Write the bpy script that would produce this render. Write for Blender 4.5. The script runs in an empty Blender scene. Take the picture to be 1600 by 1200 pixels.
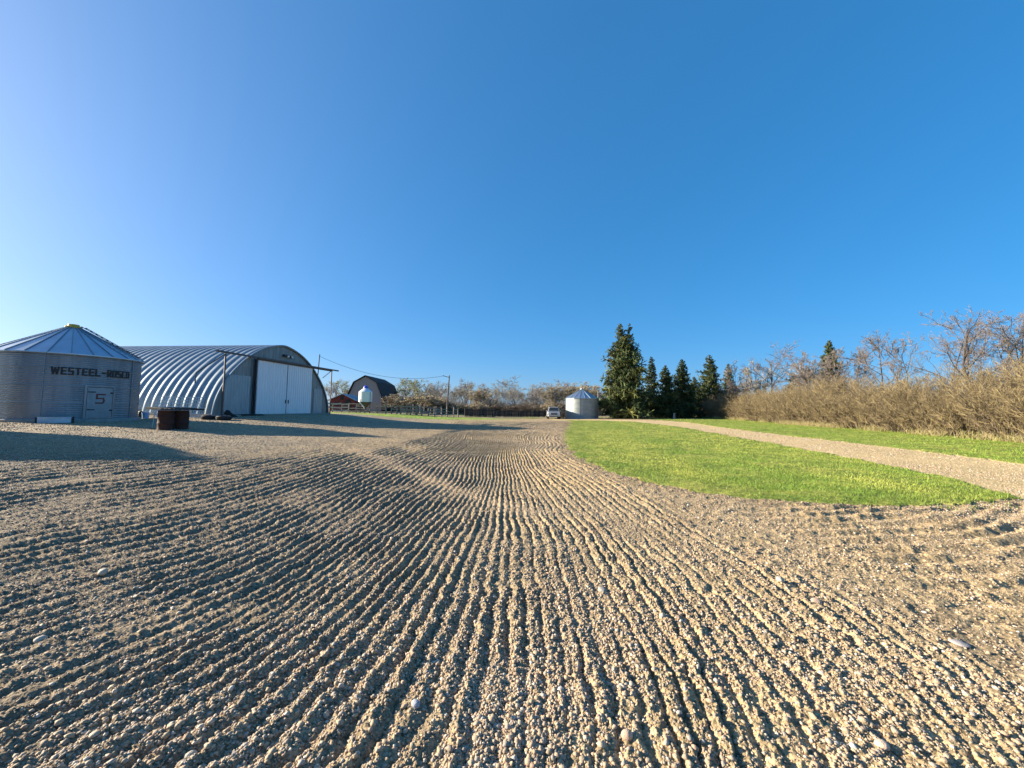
import bpy, math, random
import numpy as np
from mathutils import Vector, Matrix
R = math.radians
scn = bpy.context.scene
col = scn.collection
rng = np.random.default_rng(7)
random.seed(7)

# ------------------------------------------------------------------ camera, sky, sun, exposure
F = 610.0                                     # focal length in photo pixels (1600 wide)
EYE = 1.6
PITCH, ROLL = R(3.52), R(0.9)
cd = bpy.data.cameras.new('camera'); cam = bpy.data.objects.new('camera', cd); col.objects.link(cam)
cd.sensor_width = 36; cd.lens = 36*F/1600; cd.clip_start = .05; cd.clip_end = 20000
CM = Matrix.Rotation(R(90)+PITCH, 4, 'X') @ Matrix.Rotation(ROLL, 4, 'Z')
cam.matrix_world = Matrix.Translation((0, 0, EYE)) @ CM
scn.camera = cam

SUN_EL = R(17.4)
SUN_DIR = Vector((-1, .13, 0)).normalized()*math.cos(SUN_EL) + Vector((0, 0, math.sin(SUN_EL)))
w = bpy.data.worlds.new("World"); scn.world = w; w.use_nodes = True
wn = w.node_tree.nodes; wl = w.node_tree.links
bg = wn['Background']
sky = wn.new('ShaderNodeTexSky'); sky.sky_type = 'NISHITA'; sky.sun_disc = False
sky.sun_elevation = SUN_EL; sky.sun_rotation = math.atan2(SUN_DIR.x, SUN_DIR.y)
sky.altitude = 0; sky.air_density = .69; sky.dust_density = 1.35; sky.ozone_density = 8.25
hs = wn.new('ShaderNodeHueSaturation'); hs.inputs['Saturation'].default_value = 1.40; hs.inputs['Hue'].default_value = .501
gm = wn.new('ShaderNodeGamma'); gm.inputs[1].default_value = .50
wl.new(sky.outputs[0], gm.inputs[0]); wl.new(gm.outputs[0], hs.inputs['Color']); wl.new(hs.outputs[0], bg.inputs['Color'])
bg.inputs['Strength'].default_value = 0.15
sd = bpy.data.lights.new('sun', 'SUN'); sun = bpy.data.objects.new('sun', sd); col.objects.link(sun)
sd.energy = 5.0; sd.angle = R(.5); sd.color = (1, .87, .68)
sun.rotation_mode = 'QUATERNION'; sun.rotation_quaternion = SUN_DIR.to_track_quat('Z', 'Y')
sun.location = (-30, 4, 12)
vs = scn.view_settings; vs.view_transform = 'Standard'; vs.look = 'None'; vs.gamma = 1; vs.exposure = 1.55
scn.cycles.max_bounces = 5

# ------------------------------------------------------------------ numeric helpers
def S(x):
    x = np.clip(x, 0, 1); return x*x*(3-2*x)
def _h(i, j, s):
    i = i.astype(np.uint32); j = j.astype(np.uint32)
    n = i*np.uint32(374761393) + j*np.uint32(668265263) + np.uint32((s*2246822519) & 0xffffffff)
    n = (n ^ (n >> np.uint32(13)))*np.uint32(1274126177)
    n ^= n >> np.uint32(16)
    return n.astype(np.float64)/4294967295.0
def vn(x, y, s=0):
    x = np.asarray(x, float)+1000; y = np.asarray(y, float)+1000
    i = np.floor(x); j = np.floor(y); fx = x-i; fy = y-j
    i = i.astype(np.int64); j = j.astype(np.int64)
    fx = fx*fx*(3-2*fx); fy = fy*fy*(3-2*fy)
    a = _h(i, j, s); b = _h(i+1, j, s); c = _h(i, j+1, s); d = _h(i+1, j+1, s)
    return (a*(1-fx)+b*fx)*(1-fy)+(c*(1-fx)+d*fx)*fy
def fbm(x, y, s=0, o=3):
    r = 0; a = .5; t = 0
    for k in range(o):
        r = r + a*vn(x*2**k, y*2**k, s+k); t += a; a *= .55
    return r/t

# gentle lie of the land: a shallow dip along the middle of the yard, the shed yard stands a little higher
def terrain(X, Y):
    X = np.asarray(X, float); Y = np.asarray(Y, float)
    near = 1-S((Y-75)/80)
    z = .0157*(np.sqrt(np.clip(X, -45, 45)**2+9)-3)*near
    z = z + .2*S((-X-6)/14)*(1-S((Y-60)/40)) + .3*S((-X-10)/8)*S((Y-22)/10)*(1-S((Y-40)/12))
    return z
CR = CM.to_3x3()
def ray(px, py):
    return CR @ Vector(((px-800)/F, (600-py)/F, -1))
def gp(px, py):                               # where the sight line meets the ground
    d = ray(px, py); t = 1.5
    lo, hi = .2, 400.
    for _ in range(60):
        t = (lo+hi)/2
        if EYE+d.z*t > float(terrain(d.x*t, d.y*t)): lo = t
        else: hi = t
    return d.x*t, d.y*t
def at(px, py, Y):                            # the point of the sight line at depth Y
    d = ray(px, py); t = Y/d.y
    return Vector((d.x*t, Y, EYE+d.z*t))
def gz(x, y): return float(terrain(x, y))
def gat(px, Y):                               # ground point below image column px at depth Y
    p = at(px, 640, Y); return Vector((p.x, Y, gz(p.x, Y)))

# ------------------------------------------------------------------ materials
def mat(name, base=(.5, .5, .5), rough=.8, metal=0, spec=None, vary=.0, scale=5, bump=0, bscale=20, attr=None, col2=None, stretch=None):
    m = bpy.data.materials.new(name); m.use_nodes = True
    n = m.node_tree.nodes; l = m.node_tree.links; b = n['Principled BSDF']
    b.inputs['Roughness'].default_value = rough; b.inputs['Metallic'].default_value = metal
    if spec is not None: b.inputs['Specular IOR Level'].default_value = spec
    tc = n.new('ShaderNodeTexCoord'); src = tc.outputs['Object']
    if stretch:
        mp = n.new('ShaderNodeMapping'); mp.inputs['Scale'].default_value = stretch
        l.new(src, mp.inputs[0]); src = mp.outputs[0]
    c2 = col2 or tuple(x*(1-vary) for x in base)
    if attr:
        a = n.new('ShaderNodeAttribute'); a.attribute_name = attr; l.new(a.outputs['Color'], b.inputs['Base Color'])
    else:
        t = n.new('ShaderNodeTexNoise'); t.inputs['Scale'].default_value = scale; t.inputs['Detail'].default_value = 6
        t.inputs['Roughness'].default_value = .65
        l.new(src, t.inputs['Vector'])
        rp = n.new('ShaderNodeValToRGB'); rp.color_ramp.elements[0].position = .35; rp.color_ramp.elements[1].position = .65
        rp.color_ramp.elements[0].color = (*c2, 1); rp.color_ramp.elements[1].color = (*base, 1)
        l.new(t.outputs['Fac'], rp.inputs[0]); l.new(rp.outputs[0], b.inputs['Base Color'])
        if metal:
            mr = n.new('ShaderNodeMapRange'); mr.inputs['To Min'].default_value = rough*.8; mr.inputs['To Max'].default_value = min(1, rough*1.25)
            l.new(t.outputs['Fac'], mr.inputs['Value']); l.new(mr.outputs[0], b.inputs['Roughness'])
    if bump:
        t2 = n.new('ShaderNodeTexNoise'); t2.inputs['Scale'].default_value = bscale; t2.inputs['Detail'].default_value = 5
        l.new(src, t2.inputs['Vector'])
        bp = n.new('ShaderNodeBump'); bp.inputs['Strength'].default_value = bump; bp.inputs['Distance'].default_value = .02
        l.new(t2.outputs['Fac'], bp.inputs['Height']); l.new(bp.outputs[0], b.inputs['Normal'])
    return m

def ground_mat(name, cellscale=70, speck=.55, rough=.95):
    """dry soil or turf: attribute colour times stone-sized specks, with a fine bump"""
    m = bpy.data.materials.new(name); m.use_nodes = True
    n = m.node_tree.nodes; l = m.node_tree.links; b = n['Principled BSDF']
    b.inputs['Roughness'].default_value = rough; b.inputs['Specular IOR Level'].default_value = .2
    g = n.new('ShaderNodeNewGeometry')
    a = n.new('ShaderNodeAttribute'); a.attribute_name = 'tone'
    v = n.new('ShaderNodeTexVoronoi'); v.inputs['Scale'].default_value = cellscale
    l.new(g.outputs['Position'], v.inputs['Vector'])
    rp = n.new('ShaderNodeValToRGB')
    sep = n.new('ShaderNodeSeparateColor'); l.new(v.outputs['Color'], sep.inputs[0]); l.new(sep.outputs[0], rp.inputs[0])
    e = rp.color_ramp.elements; lo = 1-speck
    e[0].color = (lo, lo, lo, 1); e[1].color = (1+speck*.55, 1+speck*.5, 1+speck*.45, 1)
    x = e.new(.5); x.color = (1, 1, 1, 1); x = e.new(.85); x.color = (1.08, 1.05, 1.02, 1)
    t = n.new('ShaderNodeTexNoise'); t.inputs['Scale'].default_value = 9; t.inputs['Detail'].default_value = 8; t.inputs['Roughness'].default_value = .7
    l.new(g.outputs['Position'], t.inputs['Vector'])
    mr = n.new('ShaderNodeMapRange'); mr.inputs['From Min'].default_value = .3; mr.inputs['From Max'].default_value = .7
    mr.inputs['To Min'].default_value = .8; mr.inputs['To Max'].default_value = 1.18; l.new(t.outputs['Fac'], mr.inputs['Value'])
    m1 = n.new('ShaderNodeMix'); m1.data_type = 'RGBA'; m1.blend_type = 'MULTIPLY'; m1.inputs[0].default_value = 1
    l.new(a.outputs['Color'], m1.inputs[6]); l.new(rp.outputs[0], m1.inputs[7])
    m2 = n.new('ShaderNodeMix'); m2.data_type = 'RGBA'; m2.blend_type = 'MULTIPLY'; m2.inputs[0].default_value = 1
    l.new(m1.outputs[2], m2.inputs[6]); l.new(mr.outputs[0], m2.inputs[7])
    v3 = n.new('ShaderNodeTexVoronoi'); v3.inputs['Scale'].default_value = cellscale/3.6; l.new(g.outputs['Position'], v3.inputs['Vector'])
    s3 = n.new('ShaderNodeSeparateColor'); l.new(v3.outputs['Color'], s3.inputs[0])
    r3 = n.new('ShaderNodeMapRange'); r3.inputs['To Min'].default_value = 1-speck*.5; r3.inputs['To Max'].default_value = 1+speck*.5; l.new(s3.outputs[1], r3.inputs['Value'])
    m3 = n.new('ShaderNodeMix'); m3.data_type = 'RGBA'; m3.blend_type = 'MULTIPLY'; m3.inputs[0].default_value = 1
    l.new(m2.outputs[2], m3.inputs[6]); l.new(r3.outputs[0], m3.inputs[7]); l.new(m3.outputs[2], b.inputs['Base Color'])
    n3 = n.new('ShaderNodeTexNoise'); n3.inputs['Scale'].default_value = 24; n3.inputs['Detail'].default_value = 3; l.new(g.outputs['Position'], n3.inputs['Vector'])
    b3 = n.new('ShaderNodeBump'); b3.inputs['Strength'].default_value = .7; b3.inputs['Distance'].default_value = .025; l.new(n3.outputs['Fac'], b3.inputs['Height'])
    bp = n.new('ShaderNodeBump'); bp.inputs['Strength'].default_value = .8; bp.inputs['Distance'].default_value = .006
    v2 = n.new('ShaderNodeTexNoise'); v2.inputs['Scale'].default_value = 130; v2.inputs['Detail'].default_value = 4
    l.new(g.outputs['Position'], v2.inputs['Vector']); l.new(v2.outputs['Fac'], bp.inputs['Height']); l.new(b3.outputs[0], bp.inputs['Normal']); l.new(bp.outputs[0], b.inputs['Normal'])
    return m

M = {}
M['yard'] = ground_mat('gravel_soil', 75, .55)
M['lane'] = ground_mat('lane_gravel', 60, .3)
M['turf'] = ground_mat('turf_soil', 40, .5)
M['pasture'] = ground_mat('pasture_soil', 8, .4)
M['stone'] = mat('stone', attr='tone', rough=.75, bump=.3, bscale=150)
M['grass'] = mat('grass_blade', attr='tone', rough=.6, spec=.3)
M['galv'] = mat('galvanised_steel', (.29, .355, .395), .5, .65, vary=.22, scale=1.3, stretch=(1, 1, .4))
M['galv_wall'] = mat('galvanised_wall', (.29, .325, .35), .45, .6, vary=.28, scale=1.1, stretch=(2.6, 2.6, .35))
M['galv_far'] = mat('galvanised_far', (.34, .37, .36), .55, .6, vary=.2, scale=.8, stretch=(1, 1, 3))
M['galv_roof'] = mat('galvanised_roof', (.46, .54, .62), .36, .85, vary=.2, scale=1.1)
M['endwall'] = mat('weathered_sheet', (.27, .30, .30), .5, .4, vary=.35, scale=.8, stretch=(4, 4, .6))
M['sheet'] = mat('bluish_sheet', (.33, .41, .45), .45, .4, vary=.25, scale=1.2, stretch=(3, 3, .6))
M['hatch'] = mat('hatch_sheet', (.27, .33, .36), .5, .4, vary=.2, scale=2)
M['whitepaint'] = mat('white_painted_steel', (.82, .82, .83), .45, 0, vary=.07, scale=1.5, stretch=(3, 3, .5))
M['darkgap'] = mat('near_black', (.025, .025, .028), .6, .3, vary=.3)
M['steel'] = mat('old_steel_tube', (.16, .14, .13), .6, .5, vary=.4, scale=6)
M['yellow'] = mat('yellow_paint', (.62, .40, .03), .5, vary=.2, scale=4)
M['black'] = mat('black_paint', (.02, .02, .022), .55, vary=.4, scale=8)
M['redpaint'] = mat('faded_red_paint', (.20, .07, .06), .8, vary=.5, scale=14)
M['concrete'] = mat('concrete', (.38, .36, .33), .9, vary=.3, scale=4, bump=.4)
M['rust'] = mat('rusted_steel', (.075, .028, .018), .85, .1, col2=(.028, .013, .011), scale=6, bump=.4, bscale=40)
M['drumlip'] = mat('worn_rust', (.24, .13, .08), .7, .3, vary=.5, scale=9)
M['lid'] = mat('burnt_sheet', (.03, .025, .024), .85, .1, vary=.5, scale=6)
M['wire'] = mat('galvanised_wire', (.75, .75, .73), .5, .1, vary=.1)
M['bluepail'] = mat('blue_plastic', (.25, .45, .72), .45, vary=.12, scale=6)
M['palebox'] = mat('pale_plastic', (.62, .68, .74), .5, vary=.25, scale=3)
M['rubber'] = mat('tyre_rubber', (.028, .028, .03), .75, vary=.5, scale=10)
M['wood'] = mat('weathered_wood', (.30, .27, .24), .9, vary=.45, scale=3, stretch=(3, 3, 3), bump=.3)
M['wood_light'] = mat('bleached_wood', (.48, .43, .36), .9, vary=.35, scale=4)
M['wood_dark'] = mat('dark_wood', (.055, .048, .045), .9, vary=.5, scale=3)
M['barnred'] = mat('barn_red_boards', (.26, .05, .042), .85, vary=.5, scale=2, stretch=(3, 3, .5))
M['barngrey'] = mat('barn_grey_siding', (.34, .30, .29), .85, vary=.25, scale=2, stretch=(1, 1, 4))
M['shingle'] = mat('dark_shingles', (.06, .048, .045), .9, vary=.45, scale=3, bump=.5, bscale=6)
M['tankwhite'] = mat('tank_white', (.74, .76, .80), .4, vary=.06, scale=2)
M['tankblue'] = mat('tank_blue_cap', (.05, .09, .55), .45, vary=.1)
M['carwhite'] = mat('car_paint', (.42, .43, .44), .25, .2, vary=.05)
M['glass'] = mat('dark_glass', (.03, .035, .04), .08, 0, vary=.1)
M['lamp'] = mat('lamp_lens', (.7, .7, .68), .15, 0, vary=.1)
M['rim'] = mat('wheel_rim', (.45, .45, .46), .3, .8, vary=.1)
M['pole'] = mat('creosote_pole', (.14, .11, .09), .9, vary=.4, scale=3)
M['bark'] = mat('grey_bark', (.16, .135, .115), .95, vary=.45, scale=5)
M['bark_dark'] = mat('dark_bark', (.085, .065, .05), .95, vary=.4, scale=5)
M['needles'] = mat('spruce_needles', attr='tone', rough=.7, spec=.25)
M['twig'] = mat('twigs', attr='tone', rough=.85, spec=.2)

# ------------------------------------------------------------------ mesh helpers
class MB:
    def __init__(s): s.v = []; s.f = []
    def add(s, vs, fs):
        o = len(s.v); s.v += [tuple(map(float, p)) for p in vs]; s.f += [tuple(i+o for i in q) for q in fs]; return s
    def box(s, c, d, rz=0, bev=0):
        hx, hy, hz = d[0]/2, d[1]/2, d[2]/2; ca, sa = math.cos(rz), math.sin(rz)
        P = []
        for x, y, z in ((-1,-1,-1),(1,-1,-1),(1,1,-1),(-1,1,-1),(-1,-1,1),(1,-1,1),(1,1,1),(-1,1,1)):
            x *= hx; y *= hy; P.append((c[0]+x*ca-y*sa, c[1]+x*sa+y*ca, c[2]+z*hz))
        return s.add(P, [(0,3,2,1),(4,5,6,7),(0,1,5,4),(1,2,6,5),(2,3,7,6),(3,0,4,7)])
    def bar(s, p, q, wd, ht=None, up=(0, 0, 1)):
        p = Vector(p); q = Vector(q); ht = ht or wd; d = (q-p).normalized(); u = Vector(up)
        if abs(d.dot(u)) > .98: u = Vector((0, 1, 0))
        a = d.cross(u).normalized()*wd/2; b = a.cross(d).normalized()*ht/2
        P = [p-a-b, p+a-b, p+a+b, p-a+b, q-a-b, q+a-b, q+a+b, q-a+b]
        return s.add(P, [(0,1,2,3),(7,6,5,4),(1,0,4,5),(2,1,5,6),(3,2,6,7),(0,3,7,4)])
    def tube(s, pts, rad, n=8, cap=True):
        pts = [Vector(p) for p in pts]; rad = rad if hasattr(rad, '__len__') else [rad]*len(pts)
        P = []; k = len(pts)
        for i, p in enumerate(pts):
            t = (pts[min(i+1, k-1)]-pts[max(i-1, 0)]).normalized()
            u = Vector((0, 0, 1)) if abs(t.z) < .9 else Vector((0, 1, 0))
            a = t.cross(u).normalized(); b = t.cross(a)
            for j in range(n):
                g = 2*math.pi*j/n; P.append(p+(a*math.cos(g)+b*math.sin(g))*rad[i])
        Fc = [(i*n+j, i*n+(j+1) % n, (i+1)*n+(j+1) % n, (i+1)*n+j) for i in range(k-1) for j in range(n)]
        if cap: Fc += [tuple(range(n-1, -1, -1)), tuple((k-1)*n+j for j in range(n))]
        return s.add(P, Fc)
    def lathe(s, prof, n=32, c=(0, 0, 0), caps=True):
        P = []; k = len(prof)
        for r, z in prof:
            for j in range(n):
                g = 2*math.pi*j/n; P.append((c[0]+r*math.cos(g), c[1]+r*math.sin(g), c[2]+z))
        Fc = [(i*n+j, i*n+(j+1) % n, (i+1)*n+(j+1) % n, (i+1)*n+j) for i in range(k-1) for j in range(n)]
        if caps: Fc += [tuple(range(n-1, -1, -1)), tuple((k-1)*n+j for j in range(n))]
        return s.add(P, Fc)
    def prism(s, poly, off):                  # polygon of 3-D points pushed along off
        n = len(poly); off = Vector(off); P = [Vector(p) for p in poly]+[Vector(p)+off for p in poly]
        return s.add(P, [tuple(range(n-1, -1, -1)), tuple(range(n, 2*n))]+[(i, (i+1) % n, n+(i+1) % n, n+i) for i in range(n)])
    def build(s, name, m, parent=None, smooth=False, loc=None, fix=True):
        me = bpy.data.meshes.new(name); me.from_pydata(s.v, [], s.f); me.update()
        if fix:
            import bmesh
            b = bmesh.new(); b.from_mesh(me); bmesh.ops.recalc_face_normals(b, faces=b.faces); b.to_mesh(me); b.free()
        if smooth:
            me.polygons.foreach_set('use_smooth', [True]*len(me.polygons))
            try: me.set_sharp_from_angle(angle=R(40))
            except Exception: pass
        me.materials.append(m)
        o = bpy.data.objects.new(name, me); col.objects.link(o)
        if parent: o.parent = parent
        if loc is not None: o.location = loc
        return o

def arr_mesh(name, V, Fq, m, parent=None, tone=None, smooth=True):
    """big mesh from arrays; Fq (n,3) or (n,4); tone (nv,3) point colours"""
    V = np.asarray(V, np.float32); Fq = np.asarray(Fq, np.int32); k = Fq.shape[1]
    me = bpy.data.meshes.new(name)
    me.vertices.add(len(V)); me.vertices.foreach_set('co', V.ravel())
    me.loops.add(Fq.size); me.loops.foreach_set('vertex_index', Fq.ravel())
    me.polygons.add(len(Fq)); me.polygons.foreach_set('loop_start', np.arange(0, Fq.size, k, dtype=np.int32))
    me.polygons.foreach_set('loop_total', np.full(len(Fq), k, np.int32))
    me.polygons.foreach_set('use_smooth', np.full(len(Fq), smooth))
    me.update(calc_edges=True)
    if tone is not None:
        a = me.attributes.new('tone', 'FLOAT_COLOR', 'POINT')
        c = np.ones((len(V), 4), np.float32); c[:, :3] = tone; a.data.foreach_set('color', c.ravel())
    me.materials.append(m)
    o = bpy.data.objects.new(name, me); col.objects.link(o)
    if parent: o.parent = parent
    return o

def tubes(P, Rd, n=3):
    """many tapering tubes at once: P (m,k,3), Rd (m,k) -> verts, quads"""
    m, k, _ = P.shape
    T = np.empty_like(P); T[:, 1:-1] = P[:, 2:]-P[:, :-2]; T[:, 0] = P[:, 1]-P[:, 0]; T[:, -1] = P[:, -1]-P[:, -2]
    T /= np.linalg.norm(T, axis=2, keepdims=True)+1e-9
    U = np.zeros_like(P); U[..., 2] = 1; fl = np.abs(T[..., 2]) > .92; U[fl] = (0, 1, 0)
    A = np.cross(T, U); A /= np.linalg.norm(A, axis=2, keepdims=True)+1e-9; B = np.cross(T, A)
    g = np.arange(n)*2*np.pi/n
    V = P[:, :, None]+Rd[:, :, None, None]*(A[:, :, None]*np.cos(g)[:, None]+B[:, :, None]*np.sin(g)[:, None])
    idx = np.arange(m*k*n).reshape(m, k, n); nx = np.roll(idx, -1, axis=2)
    Q = np.stack([idx[:, :-1], nx[:, :-1], nx[:, 1:], idx[:, 1:]], -1).reshape(-1, 4)
    return V.reshape(-1, 3), Q
def join(parts):
    V = []; Q = []; o = 0
    for v, q in parts: V.append(v); Q.append(q+o); o += len(v)
    return np.concatenate(V), np.concatenate(Q)
def unit(a): return a/(np.linalg.norm(a, axis=-1, keepdims=True)+1e-9)
def spawn(P, Rd, m, t0, t1, ang, lf, k=4, up=.2, bend=.25, rf=.5, tip=.3, ljit=.35, lens=None, rmin=.004):
    """children of every branch: m each between t0 and t1 of its length"""
    n, kk, _ = P.shape
    t = rng.uniform(t0, t1, (n, m)); f = t*(kk-1); i = np.minimum(f.astype(int), kk-2); fr = (f-i)[..., None]
    ar = np.arange(n)[:, None]
    base = P[ar, i]*(1-fr)+P[ar, i+1]*fr; tan = unit(P[ar, i+1]-P[ar, i])
    r0 = (Rd[ar, i]*(1-fr[..., 0])+Rd[ar, i+1]*fr[..., 0])*rf
    L = np.linalg.norm(P[:, -1]-P[:, 0], axis=1)[:, None]*lf if lens is None else np.full((n, 1), lens)
    L = L*rng.uniform(1-ljit, 1+ljit, (n, m))*(1-.45*t)
    rv = unit(rng.normal(size=(n, m, 3))); pr = unit(rv-(rv*tan).sum(-1, keepdims=True)*tan)
    an = ang*rng.uniform(.7, 1.3, (n, m))[..., None]
    d = unit(tan*np.cos(an)+pr*np.sin(an))
    pts = [base]; cur = base
    for q in range(1, k):
        d = unit(d+rng.normal(size=d.shape)*bend*.5+np.array([0, 0, up]))
        cur = cur+d*(L/(k-1))[..., None]; pts.append(cur)
    C = np.stack(pts, 2).reshape(-1, k, 3)
    rr = np.maximum(r0.reshape(-1, 1)*np.linspace(1, tip, k)[None], rmin)
    return C, rr

def tag(o, label=None, cat=None, group=None, kind=None):
    if label: o['label'] = label
    if cat: o['category'] = cat
    if group: o['group'] = group
    if kind: o['kind'] = kind
    return o
def empty(name, loc, rz=0, label=None, cat=None, group=None):
    o = bpy.data.objects.new(name, None); col.objects.link(o); o.empty_display_size = .3
    o.location = loc; o.rotation_euler = (0, 0, rz); return tag(o, label, cat, group)
KIDS = {}
def copy_tree(o, parent=None):
    c = o.copy(); col.objects.link(c)
    if parent: c.parent = parent
    for ch in list(o.children): copy_tree(ch, c)
    return c

# ------------------------------------------------------------------ the ground
EDGE = [gp(*p) for p in ((893, 659), (884, 670), (882, 690), (900, 714), (950, 737), (1020, 756), (1100, 772), (1200, 783), (1300, 789), (1400, 791), (1500, 790), (1560, 786), (1597, 780))]
LNEAR = [gp(*p) for p in ((1597, 781), (1500, 752), (1360, 722), (1200, 692), (1120, 678), (1060, 667))]
LFAR = [gp(*p) for p in ((1600, 725), (1400, 700), (1200, 677), (1160, 672), (1100, 664))]
LAWN = np.array(EDGE+LNEAR[1:]+[(14.6, 47), (12, 50.5), (8, 52), (EDGE[0][0], 52)])
x9, y9 = LNEAR[0]; xf, yf = LFAR[0]
LANE = np.array([(x9+.02, y9-.35)]+LNEAR+[(14.6, 47), (12, 50.5), (8, 52), (5.6, 52.5), (5.6, 57.5), (10, 57.3), (15, 55.6), (19.5, 52), (20.2, 45)]+LFAR[::-1]+[(xf-.7, 5), (xf-1.2, 0), (xf-1.5, -8), (xf-6.5, -8), (xf-5, 0), (xf-4.6, 4)])
def inpoly(X, Y, P):
    r = np.zeros(np.shape(X), bool); n = len(P)
    for i in range(n):
        x0, y0 = P[i]; x1, y1 = P[(i+1) % n]
        if y0 == y1: continue
        c = ((y0 > Y) != (y1 > Y)) & (X < (x1-x0)*(Y-y0)/(y1-y0)+x0); r ^= c
    return r
def pdist(X, Y, P):                            # distance to an open polyline
    d = np.full(np.shape(X), 1e9)
    for (x0, y0), (x1, y1) in zip(P[:-1], P[1:]):
        vx, vy = x1-x0, y1-y0; t = np.clip(((X-x0)*vx+(Y-y0)*vy)/(vx*vx+vy*vy+1e-12), 0, 1)
        d = np.minimum(d, np.hypot(X-x0-t*vx, Y-y0-t*vy))
    return d
YARD_END = lambda X: np.interp(X, [-60, -30, -21, -14, -8, -3, 2, 30], [47, 46, 44.5, 44, 46.5, 52, 58.5, 58.5])
def region(X, Y):
    """0 yard, 1 lawn, 2 lane, 3 verge, 4 pasture"""
    j = .22*(vn(X*2.6, Y*2.6, 5)-.5)+.16*(vn(X*9, Y*9, 6)-.5); j = j*np.clip(Y/9, .4, 3)
    k = .22*(vn(X*2.6, Y*2.6, 8)-.5)+.16*(vn(X*9, Y*9, 9)-.5); k = k*np.clip(Y/9, .4, 3)
    Xj, Yj = X+j, Y+k
    r = np.zeros(np.shape(X), int)
    r[(Yj > YARD_END(Xj)) | (Xj < -48) | (np.hypot(X, Y) > 120)] = 4
    xr = np.interp(Y, [-8, 0, 5]+[p[1] for p in LFAR]+[45, 60], [xf-1.5, xf-1.2, xf-.7]+[p[0] for p in LFAR]+[20.2, 20])
    r[(Xj > xr) & (Yj > -30)] = 3
    r[inpoly(Xj, Yj, LANE)] = 2
    r[inpoly(Xj, Yj, LAWN)] = 1
    r[(r == 3) & (Xj > xr+26)] = 4
    r[(r == 3) & (Y > 62)] = 4
    return r

# harrowed rows: traced furrows, one number each, joined into a smooth row count over the ground
ROWS = [
 (0, [(700,1200),(730,1080),(745,990),(765,905),(777,830),(782,780),(785,725),(786,682)]),
 (-7, [(200,1200),(280,1150),(410,1062),(520,972),(600,897),(662,830),(705,792),(740,750),(765,700),(775,672)]),
 (-14, [(0,1080),(150,1020),(300,960),(450,890),(550,825),(625,770),(675,732),(712,707),(740,687),(755,671)]),
 (-25, [(0,870),(200,830),(400,778),(500,745),(600,705),(650,688),(700,674)]),
 (-38, [(0,748),(120,735),(240,721)]),
 (1.6, [(790,1200),(800,1050),(805,900),(804,850),(800,800),(795,762),(793,725),(792,682)]),
 (3, [(860,1200),(855,1100),(845,975),(835,890),(820,810),(806,760)]),
 (5.2, [(960,1200),(930,1030),(897,900),(872,830),(840,775),(807,725),(802,700),(810,687),(835,672)]),
 (6.6, [(1050,1200),(1010,1060),(965,970),(915,870),(850,775)]),
 (11, [(1220,1200),(1120,1010),(1000,857),(950,805),(900,762),(850,732),(827,702),(832,687),(850,675)]),
 (14.2, [(1450,1175),(1350,1085),(1275,1020),(1175,930),(1050,835),(965,775),(900,730),(870,695),(868,677)]),
]
cp = []; cv = []
for val, pts in ROWS:
    for p in pts:
        x, y = gp(*p); cp.append((x/(y+.6)*1.6, math.log(y))); cv.append(val)
cp = np.array(cp); cv = np.array(cv, float)
def _tps(d2): return np.where(d2 > 1e-12, d2*np.log(d2+1e-12), 0)
nK = len(cp); K = _tps(((cp[:, None]-cp[None])**2).sum(-1))+np.eye(nK)*.02
Pm = np.c_[np.ones(nK), cp]; Amat = np.block([[K, Pm], [Pm.T, np.zeros((3, 3))]])
sol = np.linalg.solve(Amat, np.r_[cv, 0, 0, 0])
def rowcount(X, Y):
    Yc = np.maximum(Y, .7); a = X/(Yc+.6)*1.6; b = np.log(Yc); r = sol[nK]+sol[nK+1]*a+sol[nK+2]*b
    for i in range(nK): r = r+sol[i]*_tps((a-cp[i, 0])**2+(b-cp[i, 1])**2)
    return r
TRACK = [gp(*p) for p in ((420, 676), (500, 692), (560, 704), (640, 737), (700, 762), (760, 782), (830, 800))]
TRACK2 = [gp(*p) for p in ((640, 700), (690, 722), (760, 750), (850, 775), (950, 800), (1100, 880))]

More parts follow.
